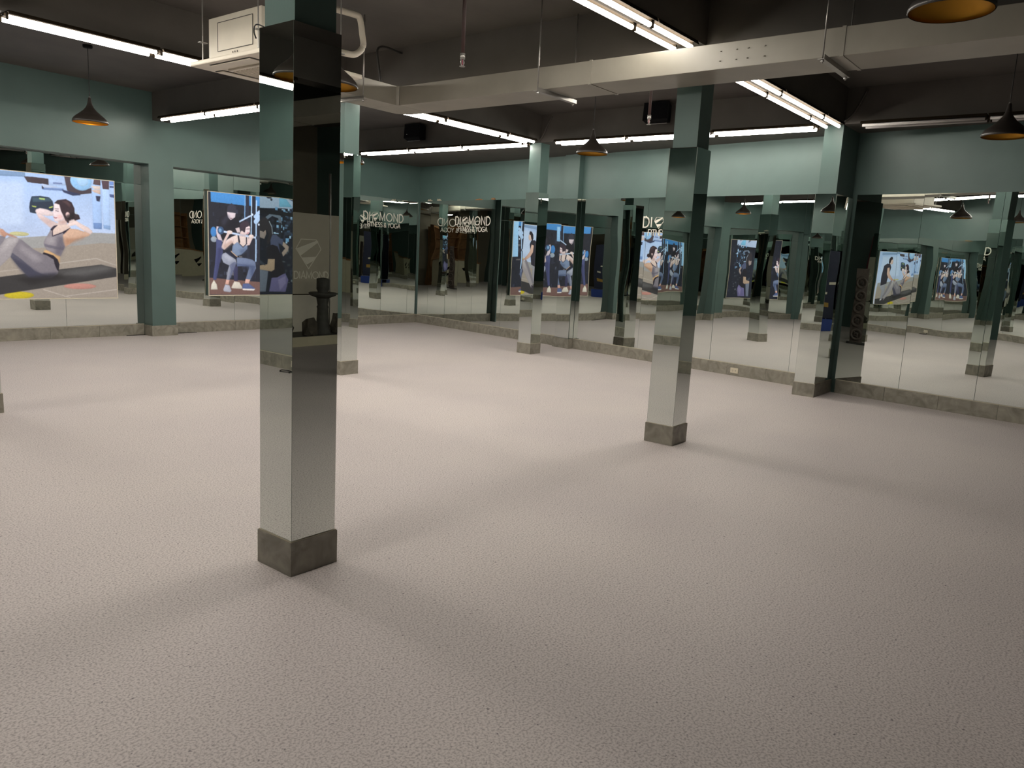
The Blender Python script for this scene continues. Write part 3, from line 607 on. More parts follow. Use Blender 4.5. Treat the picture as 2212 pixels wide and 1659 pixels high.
ART1=[
('s',(206,222,248,10.4),[43,298,224,306,219,197,35,174]),
('p',(132,160,196),[34,323,229,332,229,320,33,309]),
('p',(70,60,66),[226,321,249,322,285,321,285,303,268,306,234,307]),
('p',(178,200,236),[285,321,328,322,330,308,287,305]),
('p',(120,135,180),[296,313,319,314,319,310,296,309]),
('p',(190,205,235),[268,307,318,301,268,295]),
('p',(120,145,195),[268,296,322,299,324,293,270,291]),
('p',(52,52,66),[268,302,274,295,268,293]),
('p',(75,64,72),[325,333,343,334,346,310,359,300,375,299,395,308,395,293,352,285,331,295]),
('e',(150,195,236),[368,323,27.9,25.1]),
('e',(172,208,242),[372,324,15.6,14.2]),
('p',(52,60,92),[317,296,365,288,365,285,345,282,322,289]),
('p',(170,198,240),[397,333,421,334,420,195,395,196]),
('p',(180,206,244),[423,331,445,333,443,193,424,197]),
('p',(95,75,80),[403,333,420,333,420,317,400,318]),
('p',(86,66,76),[423,331,444,332,443,308,426,308]),
('p',(222,204,196),[395,313,419,315,419,306,404,304]),
('p',(214,186,172),[395,302,419,305,419,292,401,297]),
('p',(52,56,80),[406,287,419,287,416,272,408,273]),
('p',(112,142,192),[397,212,420,212,419,195,398,195]),
('p',(136,166,208),[424,208,444,206,443,195,425,198]),
('p',(120,150,214),[445,331,459,332,458,322,445,321]),
('p',(70,84,130),[445,318,458,318,458,314,445,313]),
('p',(78,92,138),[444,295,457,295,457,286,445,287]),
('p',(160,158,156),[23,143,207,161,266,168,393,184,462,185,461,156,415,155,324,142,236,133,22,116]),
('p',(158,146,134),[22,117,236,134,325,143,415,156,462,156,456,-16,14,-9]),
('e',(196,190,140),[208,171,23.1,5.7]),
('l',(186,176,166,1.9),[301,96,401,112,459,93]),
('l',(182,170,160,1.6),[46,56,205,78]),
('l',(182,170,160,1.9),[260,24,328,1]),
('l',(182,170,160,2.0),[312,5,457,24]),
('e',(184,130,118),[355,33,43.2,8.0]),
('e',(192,172,40),[200,9,35.5,9.4]),
('p',(54,52,53),[20,36,157,57,300,79,414,95,457,85,456,61,155,11,125,2,18,-9]),
('p',(70,68,68),[279,74,414,94,454,85,299,58]),
('p',(44,56,74),[237,255,242,271,263,274,285,272,293,263,295,253,294,237,250,227,236,229,235,242]),
('p',(66,88,104),[243,269,285,270,291,262,244,256]),
('p',(186,214,130),[260,269,274,269,274,264,260,265]),
('p',(214,228,110),[241,247,253,246,251,243,243,244]),
('p',(214,228,110),[283,246,294,250,292,246,284,243]),
('p',(150,148,156),[58,140,105,148,112,106,94,37,75,35,79,94,56,115]),
('p',(46,44,56),[71,246,106,261,133,259,144,241,136,205,123,142,61,125,57,187]),
('p',(214,176,158),[110,236,129,240,142,203,169,179,178,166,170,162,135,179,114,203]),
('p',(222,192,180),[133,286,148,290,157,278,154,263,141,256,130,263]),
('p',(40,34,42),[120,287,134,301,149,301,152,288,140,283,134,268,124,254,117,268]),
('p',(200,196,196),[74,37,94,38,106,26,75,24]),
('p',(128,122,130),[150,150,162,164,176,162,165,138,107,50,93,56]),
('p',(232,212,212),[249,233,251,238,261,242,278,240,294,233,294,224,277,222,265,224,253,228]),
('p',(226,204,202),[249,233,265,224,287,211,304,205,286,190,272,203,256,217]),
('p',(142,134,140),[285,188,293,197,303,202,335,194,320,181,315,162,320,142,306,114,273,130,267,142,266,153,271,162,281,179]),
('p',(112,106,118),[266,149,274,146,303,140,318,144,315,132,282,137,268,141]),
('p',(224,198,186),[291,195,306,206,327,204,337,194,313,180,289,170,287,181]),
('p',(40,34,52),[284,187,293,197,304,200,293,189,289,183]),
('p',(40,34,52),[312,180,336,195,333,190,318,177]),
('l',(46,38,56,2.3),[289,186,289,169,314,180]),
('p',(206,168,144),[315,173,333,192,355,191,370,186,391,191,394,185,383,174,347,163,331,149,320,141,315,158]),
('p',(232,208,202),[326,199,334,214,345,219,362,208,384,197,394,186,388,179,368,189,349,203,333,198]),
('p',(202,162,116),[266,130,273,131,306,115,304,95,293,111,264,123]),
('p',(124,117,124),[264,119,272,116,289,106,292,90,300,77,298,67,282,56,257,52,226,56,203,84,184,110,182,119,192,139,201,159,213,156,240,132]),
('p',(82,80,94),[184,110,189,121,210,104,241,74,278,58,257,52,226,56,203,84]),
('p',(156,148,150),[99,41,161,138,174,155,184,163,201,162,207,157,198,139,193,133,185,111,158,83,110,26]),
('p',(30,26,40),[262,120,265,125,289,117,299,107,303,93,300,74,296,79,291,93,289,106,272,117]),
('p',(60,54,62),[101,41,113,44,112,26,80,20,80,27]),
('p',(188,142,122),[163,178,169,182,177,173,204,162,197,160,179,166,172,160,165,170]),
('p',(226,200,196),[304,209,326,222,328,203,305,200]),
('p',(236,216,218),[295,253,300,259,310,256,316,235,322,222,317,212,304,208,295,211,294,220,291,233,295,242]),
('p',(54,40,48),[297,258,306,267,327,271,341,264,348,248,348,235,359,231,362,220,349,215,339,218,330,206,323,214,318,228,313,239,310,255,304,257]),
('p',(84,62,66),[317,264,330,267,340,257,335,250,325,260]),
('e',(230,196,192),[330,229,5.6,7.7]),
('p',(196,212,226),[348,238,354,240,354,232,349,233]),
('l',(176,96,100,1.7),[294,221,298,218,302,220]),
('l',(70,50,60,1.5),[299,238,307,237]),
('p',(238,216,210),[332,213,345,219,349,214,334,206]),
('s',(58,58,76,7.9),[184,110,218,93,253,67,298,70,286,55,253,51,224,54,201,83]),
('s',(186,178,178,7.8),[174,155,193,163,207,155,184,139,164,120]),
('s',(160,152,156,9.0),[206,146,244,121,263,103,242,98,208,128]),
('s',(96,90,102,8.6),[304,171,315,167,319,142,306,115,292,122]),
('s',(166,158,162,7.5),[274,165,293,168,293,150,274,149]),
('s',(168,124,98,7.8),[319,165,347,166,379,176,367,166,336,152,321,143]),
('s',(204,176,172,7.0),[254,221,285,213,295,204,285,192,268,205]),
('s',(196,160,150,5.1),[306,209,324,215,325,206,308,203]),
('s',(242,190,184,5.5),[304,227,315,228,315,217,304,216]),
('s',(30,28,30,10.0),[192,53,300,67,321,59,231,37]),
('s',(98,96,96,12.9),[300,68,424,91,454,82,365,61]),
('s',(26,20,26,4.3),[324,226,346,237,347,219,332,213]),
('l',(150,80,90,1.3),[295,220,301,218]),
('l',(60,42,50,1.3),[298,243,307,243]),
]
ART2=[
('p',(72,142,208),[9,332,470,340,471,308,186,295,134,292,10,295]),
('p',(104,164,222),[9,332,470,340,470,334,10,326]),
('p',(112,84,78),[2,56,185,43,475,35,476,-2,2,2]),
('p',(60,86,120),[266,131,284,130,284,117,266,118]),
('p',(88,92,106),[23,182,40,182,40,172,23,173]),
('p',(60,86,120),[55,183,64,182,64,173,55,174]),
('p',(100,96,100),[108,129,120,128,120,122,108,123]),
('p',(88,92,106),[72,114,81,113,80,103,72,104]),
('p',(88,92,106),[61,76,68,75,68,64,61,65]),
('p',(88,92,106),[379,240,400,239,400,230,379,230]),
('p',(100,96,100),[81,77,90,76,90,63,81,65]),
('p',(70,76,92),[129,210,138,209,138,203,129,204]),
('p',(56,60,76),[142,111,156,110,156,100,142,102]),
('p',(88,92,106),[37,206,47,205,47,195,37,196]),
('p',(70,76,92),[204,138,212,137,212,124,204,125]),
('p',(100,96,100),[415,226,429,225,429,215,415,216]),
('p',(88,92,106),[156,164,163,163,163,158,156,159]),
('p',(100,96,100),[266,83,275,82,275,75,266,76]),
('p',(70,76,92),[147,212,161,211,161,200,147,201]),
('p',(100,96,100),[251,122,263,121,263,114,251,115]),
('p',(88,92,106),[413,288,426,287,426,277,413,278]),
('p',(56,60,76),[145,88,159,87,158,79,145,81]),
('p',(56,60,76),[131,115,146,114,146,103,131,104]),
('p',(60,86,120),[437,273,446,272,446,258,438,259]),
('p',(56,60,76),[402,301,421,301,421,293,402,293]),
('p',(70,76,92),[194,200,201,199,201,187,194,188]),
('p',(60,86,120),[346,228,356,227,357,213,346,214]),
('p',(100,96,100),[416,162,436,161,436,155,416,156]),
('p',(60,86,120),[160,277,172,276,171,271,159,271]),
('e',(66,128,192),[18,201,10.6,16.5]),
('e',(150,160,172),[19,178,11.1,9.2]),
('l',(40,44,60,12.4),[140,333,144,59]),
('l',(34,36,50,16.4),[163,335,160,59]),
('l',(128,172,220,3.5),[132,332,130,252]),
('l',(182,214,244,3.8),[156,334,154,197]),
('l',(172,202,236,5.2),[174,311,171,113]),
('l',(178,206,240,11.6),[169,259,185,275]),
('l',(178,206,240,16.6),[172,243,184,258]),
('l',(190,210,238,5.3),[110,239,160,265]),
('e',(210,226,244),[158,265,4.4,4.3]),
('e',(200,215,235),[183,234,3.9,3.8]),
('p',(28,28,38),[38,246,66,264,100,258,110,239,113,220,94,215,91,200,47,177,42,198,32,218]),
('p',(54,54,68),[65,268,68,285,78,293,82,296,88,293,98,287,100,271,95,263,74,266]),
('p',(222,206,212),[66,267,97,266,95,252,79,242,69,250]),
('l',(120,80,90,1.8),[77,248,84,248]),
('p',(208,192,200),[29,220,43,218,40,198,50,173,43,163,29,187,27,206]),
('p',(210,190,190),[95,217,110,221,115,204,102,203]),
('p',(72,78,120),[27,179,47,175,50,138,39,105,25,48,14,51,21,98,26,140]),
('p',(54,54,84),[86,94,104,95,103,46,89,47]),
('p',(208,200,186),[8,34,17,49,27,35,30,18,6,18]),
('p',(204,194,180),[79,25,90,45,109,42,120,25,117,20,82,22]),
('p',(108,120,148),[99,123,133,122,158,117,169,110,172,89,160,68,150,50,132,52,145,88,144,95,101,94]),
('p',(86,98,130),[98,104,144,98,169,96,160,68,155,59,155,88,144,95,101,94]),
('p',(146,150,166),[46,129,50,134,60,138,96,116,99,106,88,82,72,48,61,50,67,82,72,96,51,105,45,119]),
('p',(112,118,142),[72,96,90,109,99,106,88,82,72,48,69,49,80,82]),
('p',(218,170,154),[61,50,73,49,69,34,57,36]),
('p',(214,168,154),[132,53,150,51,144,38,129,39]),
('p',(168,168,180),[50,18,57,35,72,32,80,13,74,9,52,12]),
('p',(82,94,134),[119,22,122,37,144,38,169,21,163,15,122,17]),
('p',(226,218,212),[119,21,169,20,163,14,122,16]),
('p',(224,202,194),[82,189,104,198,128,202,145,194,140,170,123,157,102,170,91,160,84,172]),
('p',(208,170,136),[78,145,101,129,104,123,80,134]),
('p',(120,136,164),[85,161,102,173,123,157,140,170,139,152,117,133,101,127,82,141]),
('p',(30,34,52),[60,138,75,144,102,122,93,118,72,129]),
('p',(226,204,200),[82,189,92,177,55,146,45,151,65,179]),
('p',(220,194,188),[45,154,52,175,67,202,77,200,62,176,56,147]),
('p',(218,194,190),[145,189,159,187,148,165,133,162]),
('p',(34,34,50),[103,196,108,197,113,172,107,170]),
('p',(34,34,50),[134,190,138,190,137,170,134,169]),
('l',(40,40,56,2.1),[108,170,123,157,138,170]),
('p',(226,202,198),[118,211,134,203,134,193,109,196]),
('l',(192,208,234,6.4),[54,204,180,189]),
('e',(56,82,118),[43,207,11.2,12.5]),
('e',(120,160,200),[41,207,5.6,6.5]),
('e',(46,52,68),[179,190,7.2,7.7]),
('e',(232,212,206),[75,203,10.4,6.3]),
('e',(228,208,202),[154,193,9.9,7.2]),
('p',(232,210,212),[129,226,145,231,150,223,149,208,142,199,131,200,123,206,125,216]),
('p',(60,48,60),[113,215,111,230,123,241,140,244,149,234,145,227,134,222,130,205,118,211]),
('l',(180,100,110,2.2),[138,203,145,205]),
('l',(70,54,64,1.9),[137,217,148,218]),
('s',(92,98,126,7.9),[80,104,98,104,85,70,72,49,76,82]),
('s',(180,182,196,7.7),[49,129,65,133,91,116,72,110]),
('s',(72,84,116,9.1),[104,104,144,100,169,98,158,69,149,54,149,88]),
('s',(88,104,136,8.0),[109,147,138,158,134,145,117,133]),
('s',(192,158,146,6.7),[52,160,81,178,90,171,57,146]),
('s',(60,60,76,10.2),[44,237,66,257,76,253,53,219]),
('s',(196,168,166,5.9),[110,201,134,199,132,192,112,193]),
('s',(54,56,92,7.6),[34,151,49,152,38,105,25,51,23,53]),
('e',(66,128,192),[232,213,12.0,17.6]),
('e',(150,160,172),[234,188,12.6,9.8]),
('l',(40,44,60,14.1),[369,353,378,61]),
('l',(34,36,50,18.7),[395,356,397,61]),
('l',(128,172,220,4.0),[360,352,359,267]),
('l',(182,214,244,4.3),[388,355,388,208]),
('l',(172,202,236,6.0),[409,330,408,119]),
('l',(178,206,240,13.2),[404,275,421,292]),
('l',(178,206,240,19.0),[407,258,421,274]),
('l',(190,210,238,6.1),[337,253,393,282]),
('e',(210,226,244),[391,281,5.0,4.6]),
('e',(200,215,235),[420,248,4.4,4.1]),
('p',(28,28,38),[254,260,286,280,324,274,337,253,340,233,319,227,316,212,266,187,260,209,248,231]),
('p',(54,54,68),[285,284,288,302,299,310,303,314,311,311,322,304,325,287,319,279,295,282]),
('p',(222,206,212),[286,283,321,282,319,267,301,257,289,265]),
('l',(120,80,90,2.1),[299,263,307,263]),
('p',(208,192,200),[245,233,260,230,257,209,269,182,261,172,245,197,242,218]),
('p',(210,190,190),[320,230,337,234,343,216,328,215]),
('p',(72,78,120),[242,189,266,185,269,145,258,110,242,49,230,52,237,102,242,147]),
('p',(54,54,84),[311,98,331,99,332,47,316,48]),
('p',(208,200,186),[223,34,233,50,245,35,249,17,222,17]),
('p',(204,194,180),[304,24,317,46,338,43,351,25,348,19,308,22]),
('p',(108,120,148),[325,130,365,128,393,123,407,115,409,93,397,71,385,51,365,53,378,92,378,99,328,98]),
('p',(86,98,130),[325,109,378,102,406,100,397,71,391,61,390,92,378,99,328,98]),
('p',(146,150,166),[265,135,270,141,281,145,323,122,326,111,314,86,296,50,283,51,290,85,295,100,272,110,264,125]),
('p',(112,118,142),[295,100,316,114,326,111,314,86,296,50,292,50,304,86]),
('p',(218,170,154),[283,51,297,50,293,34,279,36]),
('p',(214,168,154),[364,54,385,52,379,38,361,40]),
('p',(168,168,180),[271,17,279,35,296,32,305,12,299,8,273,10]),
('p',(82,94,134),[350,21,353,37,378,39,407,20,401,13,354,16]),
('p',(226,218,212),[350,21,407,19,401,13,354,15]),
('p',(224,202,194),[306,200,331,209,358,214,377,205,371,179,352,165,328,179,316,169,307,181]),
('p',(208,170,136),[302,152,328,136,332,129,303,141]),
('p',(120,136,164),[309,170,328,183,352,165,372,180,371,161,346,139,328,134,306,148]),
('p',(30,34,52),[281,145,298,152,329,128,319,123,295,135]),
('p',(226,204,200),[306,200,316,187,275,154,263,159,286,189]),
('p',(220,194,188),[263,162,271,185,288,213,300,211,283,185,276,155]),
('p',(218,194,190),[377,200,393,198,381,174,364,171]),
('p',(34,34,50),[329,208,334,209,341,181,335,180]),
('p',(34,34,50),[364,201,369,201,369,180,365,178]),
('l',(40,40,56,2.4),[336,180,352,165,370,180]),
('p',(226,202,198),[346,224,364,214,365,204,336,207]),
('l',(192,208,234,7.3),[273,216,418,200]),
('e',(56,82,118),[260,218,12.8,13.3]),
('e',(120,160,200),[258,219,6.4,6.9]),
('e',(46,52,68),[416,201,8.3,8.3]),
('e',(232,212,206),[297,215,11.9,6.7]),
('e',(228,208,202),[388,204,11.3,7.7]),
('p',(232,210,212),[358,239,376,245,383,236,382,220,374,211,361,211,351,218,354,229]),
('p',(60,48,60),[340,228,338,243,351,256,370,258,381,248,376,240,364,235,360,217,346,223]),
('l',(180,100,110,2.5),[369,215,377,217]),
('l',(70,54,64,2.2),[367,230,380,231]),
('s',(92,98,126,9.0),[304,108,325,109,310,73,296,50,300,86]),
('s',(180,182,196,8.8),[269,135,286,139,316,121,295,116]),
('s',(72,84,116,10.4),[331,109,378,105,406,103,394,71,384,56,384,92]),
('s',(88,104,136,9.2),[337,155,369,166,365,153,346,141]),
('s',(192,158,146,7.6),[271,169,304,188,314,181,278,154]),
('s',(60,60,76,11.6),[261,251,286,272,298,268,271,232]),
('s',(196,168,166,6.7),[337,213,364,211,363,203,340,204]),
('s',(54,56,92,8.7),[251,159,269,160,257,110,242,52,240,55]),
('p',(150,196,236),[194,314,212,314,212,250,194,250]),
('p',(160,204,240),[426,330,471,330,473,168,428,171]),
]
ART3=[
('p',(182,200,228),[124,340,402,351,402,299,313,295,123,285]),
('p',(124,186,220),[323,331,351,327,372,304,323,300]),
('p',(70,80,110),[331,339,376,338,376,323]),
('e',(62,64,78),[283,333,11.3,9.1]),
('e',(52,54,66),[292,321,3.7,3.9]),
('l',(70,74,90,2.8),[288,329,292,321]),
('p',(176,206,236),[384,183,393,182,393,174,384,175]),
('p',(120,168,212),[326,267,335,267,335,254,326,254]),
('p',(52,62,80),[333,179,347,179,347,169,333,169]),
('p',(60,80,108),[385,283,394,282,394,274,385,274]),
('p',(176,206,236),[385,260,398,260,398,248,385,249]),
('p',(176,206,236),[355,298,362,298,362,289,355,290]),
('p',(150,192,230),[323,241,335,240,335,230,323,230]),
('p',(52,62,80),[395,263,401,263,401,250,395,251]),
('p',(60,80,108),[351,271,362,271,362,263,351,264]),
('p',(176,206,236),[362,204,369,204,369,194,362,194]),
('p',(176,206,236),[393,255,407,254,407,250,393,250]),
('p',(86,110,140),[340,257,348,256,348,252,340,253]),
('p',(120,168,212),[314,255,327,255,327,250,314,250]),
('p',(60,80,108),[369,213,375,212,375,201,369,202]),
('p',(176,206,236),[348,186,355,186,355,177,348,177]),
('p',(60,80,108),[322,178,328,177,328,168,322,169]),
('p',(120,168,212),[361,276,373,276,373,266,362,266]),
('p',(120,168,212),[398,183,405,182,405,169,398,170]),
('p',(52,62,80),[326,278,332,278,332,275,326,275]),
('p',(176,206,236),[330,219,335,219,335,214,330,215]),
('p',(52,62,80),[389,305,397,305,397,299,389,300]),
('p',(60,80,108),[385,219,395,219,395,205,385,205]),
('p',(60,80,108),[358,291,367,291,368,285,358,285]),
('p',(60,80,108),[324,257,329,257,329,250,324,250]),
('p',(60,80,108),[361,257,366,257,366,248,361,248]),
('p',(176,206,236),[343,277,349,277,349,273,343,274]),
('p',(86,110,140),[294,285,303,285,303,275,294,276]),
('p',(86,110,140),[327,193,337,192,337,185,327,185]),
('p',(86,110,140),[345,243,357,243,357,236,345,236]),
('p',(52,62,80),[356,271,370,271,370,263,356,263]),
('p',(86,110,140),[295,183,303,182,303,169,295,170]),
('p',(150,192,230),[343,287,354,287,354,279,343,279]),
('p',(60,80,108),[298,282,306,281,306,273,298,274]),
('p',(150,192,230),[322,185,334,185,334,180,322,180]),
('p',(52,62,80),[383,215,390,214,390,206,383,207]),
('p',(120,168,212),[348,195,361,195,361,182,348,183]),
('p',(150,192,230),[373,267,383,266,383,260,373,260]),
('p',(60,80,108),[370,301,378,300,378,290,370,290]),
('p',(120,168,212),[307,299,317,298,317,288,307,289]),
('p',(52,62,80),[387,237,392,236,392,225,387,226]),
('p',(52,62,80),[356,217,370,217,370,207,356,208]),
('p',(52,62,80),[343,218,355,217,355,204,343,205]),
('p',(52,62,80),[381,296,394,296,394,286,381,286]),
('p',(86,110,140),[354,222,364,222,364,216,354,216]),
('p',(86,110,140),[343,234,353,234,353,227,343,228]),
('p',(150,192,230),[338,235,342,234,342,223,338,224]),
('p',(176,206,236),[380,206,392,205,392,203,380,203]),
('p',(120,168,212),[338,293,346,293,346,285,338,285]),
('p',(176,206,236),[382,278,393,277,393,264,382,264]),
('p',(86,110,140),[388,181,400,180,400,173,388,173]),
('p',(120,168,212),[357,252,363,251,363,241,357,242]),
('p',(60,80,108),[352,221,364,220,364,215,352,215]),
('p',(52,62,80),[354,211,367,210,367,206,354,207]),
('p',(176,206,236),[303,215,312,215,312,208,303,209]),
('p',(176,206,236),[332,294,344,294,344,290,332,290]),
('p',(86,110,140),[364,267,379,267,379,259,365,259]),
('p',(60,80,108),[321,232,327,232,327,221,321,222]),
('p',(52,62,80),[397,205,411,204,411,196,397,197]),
('p',(176,206,236),[312,212,323,212,323,208,312,209]),
('p',(52,62,80),[297,193,306,192,306,185,297,185]),
('p',(120,168,212),[386,245,394,245,394,233,386,234]),
('p',(52,62,80),[350,255,363,255,363,241,350,242]),
('p',(176,206,236),[365,276,370,275,370,262,365,262]),
('p',(86,110,140),[345,276,356,276,356,269,345,269]),
('p',(52,62,80),[324,186,335,185,335,174,324,174]),
('p',(52,62,80),[308,197,318,197,318,185,308,186]),
('p',(86,110,140),[395,261,400,260,400,246,395,247]),
('p',(86,110,140),[371,255,376,254,376,251,371,252]),
('p',(150,192,230),[314,240,328,239,328,230,314,230]),
('p',(52,62,80),[293,241,307,241,307,231,293,231]),
('p',(50,56,64),[327,106,333,105,333,97,327,98]),
('p',(92,98,104),[333,118,346,117,346,114,333,114]),
('p',(50,56,64),[305,51,317,50,317,41,305,42]),
('p',(50,56,64),[344,173,358,173,358,167,344,167]),
('p',(50,56,64),[366,74,376,73,376,62,367,62]),
('p',(70,76,84),[377,129,386,128,386,123,377,124]),
('p',(40,44,52),[297,66,307,66,307,57,297,58]),
('p',(92,98,104),[391,69,403,68,403,64,391,64]),
('p',(70,76,84),[323,64,335,63,335,59,323,60]),
('p',(92,98,104),[312,145,316,144,316,136,312,137]),
('p',(50,56,64),[294,167,306,166,306,160,294,161]),
('p',(50,56,64),[297,48,310,47,310,39,297,40]),
('p',(40,44,52),[369,142,382,142,382,138,369,139]),
('p',(50,56,64),[299,139,304,138,304,132,299,133]),
('p',(50,56,64),[298,48,307,47,307,39,298,40]),
('p',(70,76,84),[395,150,407,149,407,141,395,141]),
('p',(70,76,84),[349,165,357,165,357,161,349,162]),
('p',(92,98,104),[357,45,363,44,363,41,357,42]),
('p',(50,56,64),[345,89,353,89,353,80,345,81]),
('p',(70,76,84),[391,132,400,131,400,121,391,122]),
('p',(92,98,104),[352,157,361,156,361,147,352,147]),
('p',(70,76,84),[380,131,386,130,386,127,380,127]),
('p',(92,98,104),[368,54,382,53,382,44,368,45]),
('p',(92,98,104),[300,69,304,68,304,63,300,64]),
('p',(40,44,52),[388,40,393,39,393,30,388,31]),
('p',(70,76,84),[373,92,387,92,387,83,373,84]),
('p',(50,56,64),[354,110,367,109,367,101,354,101]),
('p',(40,44,52),[371,69,378,68,378,58,371,59]),
('p',(40,44,52),[353,129,360,128,360,124,353,125]),
('p',(50,56,64),[365,135,370,134,370,124,365,125]),
('p',(92,98,104),[296,168,302,168,302,162,296,163]),
('p',(92,98,104),[395,84,402,83,402,76,395,77]),
('p',(70,76,84),[314,122,320,121,320,113,314,114]),
('p',(70,76,84),[370,164,380,164,380,160,370,160]),
('p',(92,98,104),[341,32,353,31,353,27,341,28]),
('p',(50,56,64),[340,143,351,142,351,138,340,139]),
('p',(50,56,64),[375,32,385,31,386,20,375,21]),
('p',(50,56,64),[304,51,313,50,313,47,304,48]),
('p',(40,44,52),[297,88,306,87,306,76,297,77]),
('p',(92,98,104),[342,147,355,146,355,141,342,142]),
('l',(112,124,142,10.8),[274,260,295,275,325,267,328,244]),
('l',(40,44,54,8.8),[327,244,328,165]),
('l',(28,30,38,12.8),[251,283,375,277]),
('p',(104,110,126),[245,86,281,81,270,10,245,10]),
('p',(98,92,130),[292,57,346,76,358,53,346,9,282,10]),
('p',(120,112,148),[317,52,346,68,349,40,323,12]),
('p',(166,146,136),[331,185,340,183,361,166,358,153,339,132,334,145,346,160,331,175]),
('p',(78,84,112),[292,204,314,206,340,185,337,170,322,177,331,135,296,134,291,183]),
('p',(34,32,40),[276,161,299,171,319,165,332,135,345,78,314,60,285,58,303,110,279,124]),
('p',(172,146,124),[282,122,308,123,305,87,293,80,245,85,245,98,279,104]),
('p',(60,66,78),[245,121,271,104,271,99,245,106]),
('p',(158,142,138),[245,220,262,215,274,207,266,189,245,195]),
('p',(170,148,140),[263,218,271,221,274,209,266,204]),
('l',(50,46,52,12.6),[286,242,292,208,282,178]),
('p',(54,50,56),[246,254,257,260,271,263,288,251,295,228,295,203,285,192,282,212,271,221,262,214,245,218]),
('l',(180,190,205,2.8),[285,251,296,232,299,208]),
('p',(28,28,38),[-74,235,-48,252,-18,246,-9,228,-7,210,-23,205,-26,192,-66,170,-70,189,-79,208]),
('p',(54,54,68),[-49,256,-46,272,-37,279,-34,282,-28,280,-19,274,-17,258,-22,251,-41,254]),
('p',(222,206,212),[-48,254,-20,254,-22,240,-37,231,-46,238]),
('l',(120,80,90,1.6),[-38,237,-32,237]),
('p',(208,192,200),[-81,210,-69,208,-72,189,-63,166,-70,156,-82,179,-84,197]),
('p',(210,190,190),[-22,207,-9,211,-5,195,-17,194]),
('p',(72,78,120),[-84,171,-66,168,-64,132,-74,101,-87,47,-97,50,-91,94,-85,134]),
('p',(54,54,84),[-32,91,-16,91,-17,45,-29,46]),
('p',(208,200,186),[-103,34,-94,48,-85,34,-83,18,-104,19]),
('p',(204,194,180),[-39,25,-29,44,-12,41,-2,25,-5,20,-37,23]),
('p',(108,120,148),[-20,119,11,117,33,112,43,106,45,85,34,66,25,49,9,51,20,85,20,91,-19,91]),
('p',(86,98,130),[-21,100,20,94,42,92,34,66,29,58,30,85,20,91,-19,91]),
('p',(146,150,166),[-68,123,-63,129,-55,132,-22,111,-20,102,-30,80,-45,48,-55,49,-49,79,-44,92,-63,101,-69,114]),
('p',(112,118,142),[-44,92,-28,104,-20,102,-30,80,-45,48,-48,48,-38,80]),
('p',(218,170,154),[-55,49,-44,48,-48,34,-59,35]),
('p',(214,168,154),[8,52,25,50,20,37,6,39]),
('p',(168,168,180),[-65,18,-59,35,-45,32,-39,14,-43,10,-64,13]),
('p',(82,94,134),[-3,23,0,37,19,38,41,21,36,16,-1,18]),
('p',(226,218,212),[-3,22,41,20,37,15,-1,17]),
('p',(224,202,194),[-34,181,-14,189,7,193,22,185,17,162,2,150,-17,163,-27,153,-33,164]),
('p',(208,170,136),[-38,139,-18,124,-15,118,-37,128]),
('p',(120,136,164),[-32,155,-17,166,2,150,17,163,16,146,-3,127,-18,122,-35,135]),
('p',(30,34,52),[-55,132,-41,138,-18,117,-25,113,-44,124]),
('p',(226,204,200),[-34,181,-26,169,-59,140,-68,145,-50,172]),
('p',(220,194,188),[-68,147,-61,168,-47,193,-39,191,-52,168,-58,141]),
('p',(218,194,190),[22,180,34,179,24,158,11,155]),
('p',(34,34,50),[-16,188,-11,189,-7,164,-12,163]),
('p',(34,34,50),[12,181,16,182,15,163,12,162]),
('l',(40,40,56,1.9),[-11,163,2,150,15,163]),
('p',(226,202,198),[-2,202,12,194,12,184,-10,187]),
('l',(192,208,234,5.8),[-60,195,53,181]),
('e',(56,82,118),[-69,198,10.1,11.8]),
('e',(120,160,200),[-71,198,5.0,6.1]),
('e',(46,52,68),[52,181,6.5,7.3]),
('e',(232,212,206),[-41,194,9.4,6.0]),
('e',(228,208,202),[30,184,8.8,6.8]),
('p',(232,210,212),[8,215,22,220,27,212,26,199,19,190,10,191,2,197,5,207]),
('p',(60,48,60),[-7,205,-8,219,3,230,18,232,26,224,22,216,12,211,9,196,-2,201]),
('l',(180,100,110,1.9),[16,194,22,195]),
('l',(70,54,64,1.7),[15,207,25,208]),
('s',(92,98,126,7.1),[-37,100,-21,100,-33,68,-45,48,-41,80]),
('s',(180,182,196,6.9),[-65,124,-51,127,-28,111,-44,106]),
('s',(72,84,116,8.1),[-16,100,20,96,42,95,32,67,24,53,25,85]),
('s',(88,104,136,7.2),[-10,141,15,151,11,139,-3,128]),
('s',(192,158,146,6.0),[-62,153,-36,170,-28,164,-57,140]),
('s',(60,60,76,9.2),[-68,227,-48,245,-39,242,-61,210]),
('s',(196,168,166,5.2),[-9,192,12,190,11,183,-7,185]),
('s',(54,56,92,6.9),[-78,145,-64,146,-74,101,-87,50,-89,52]),
]

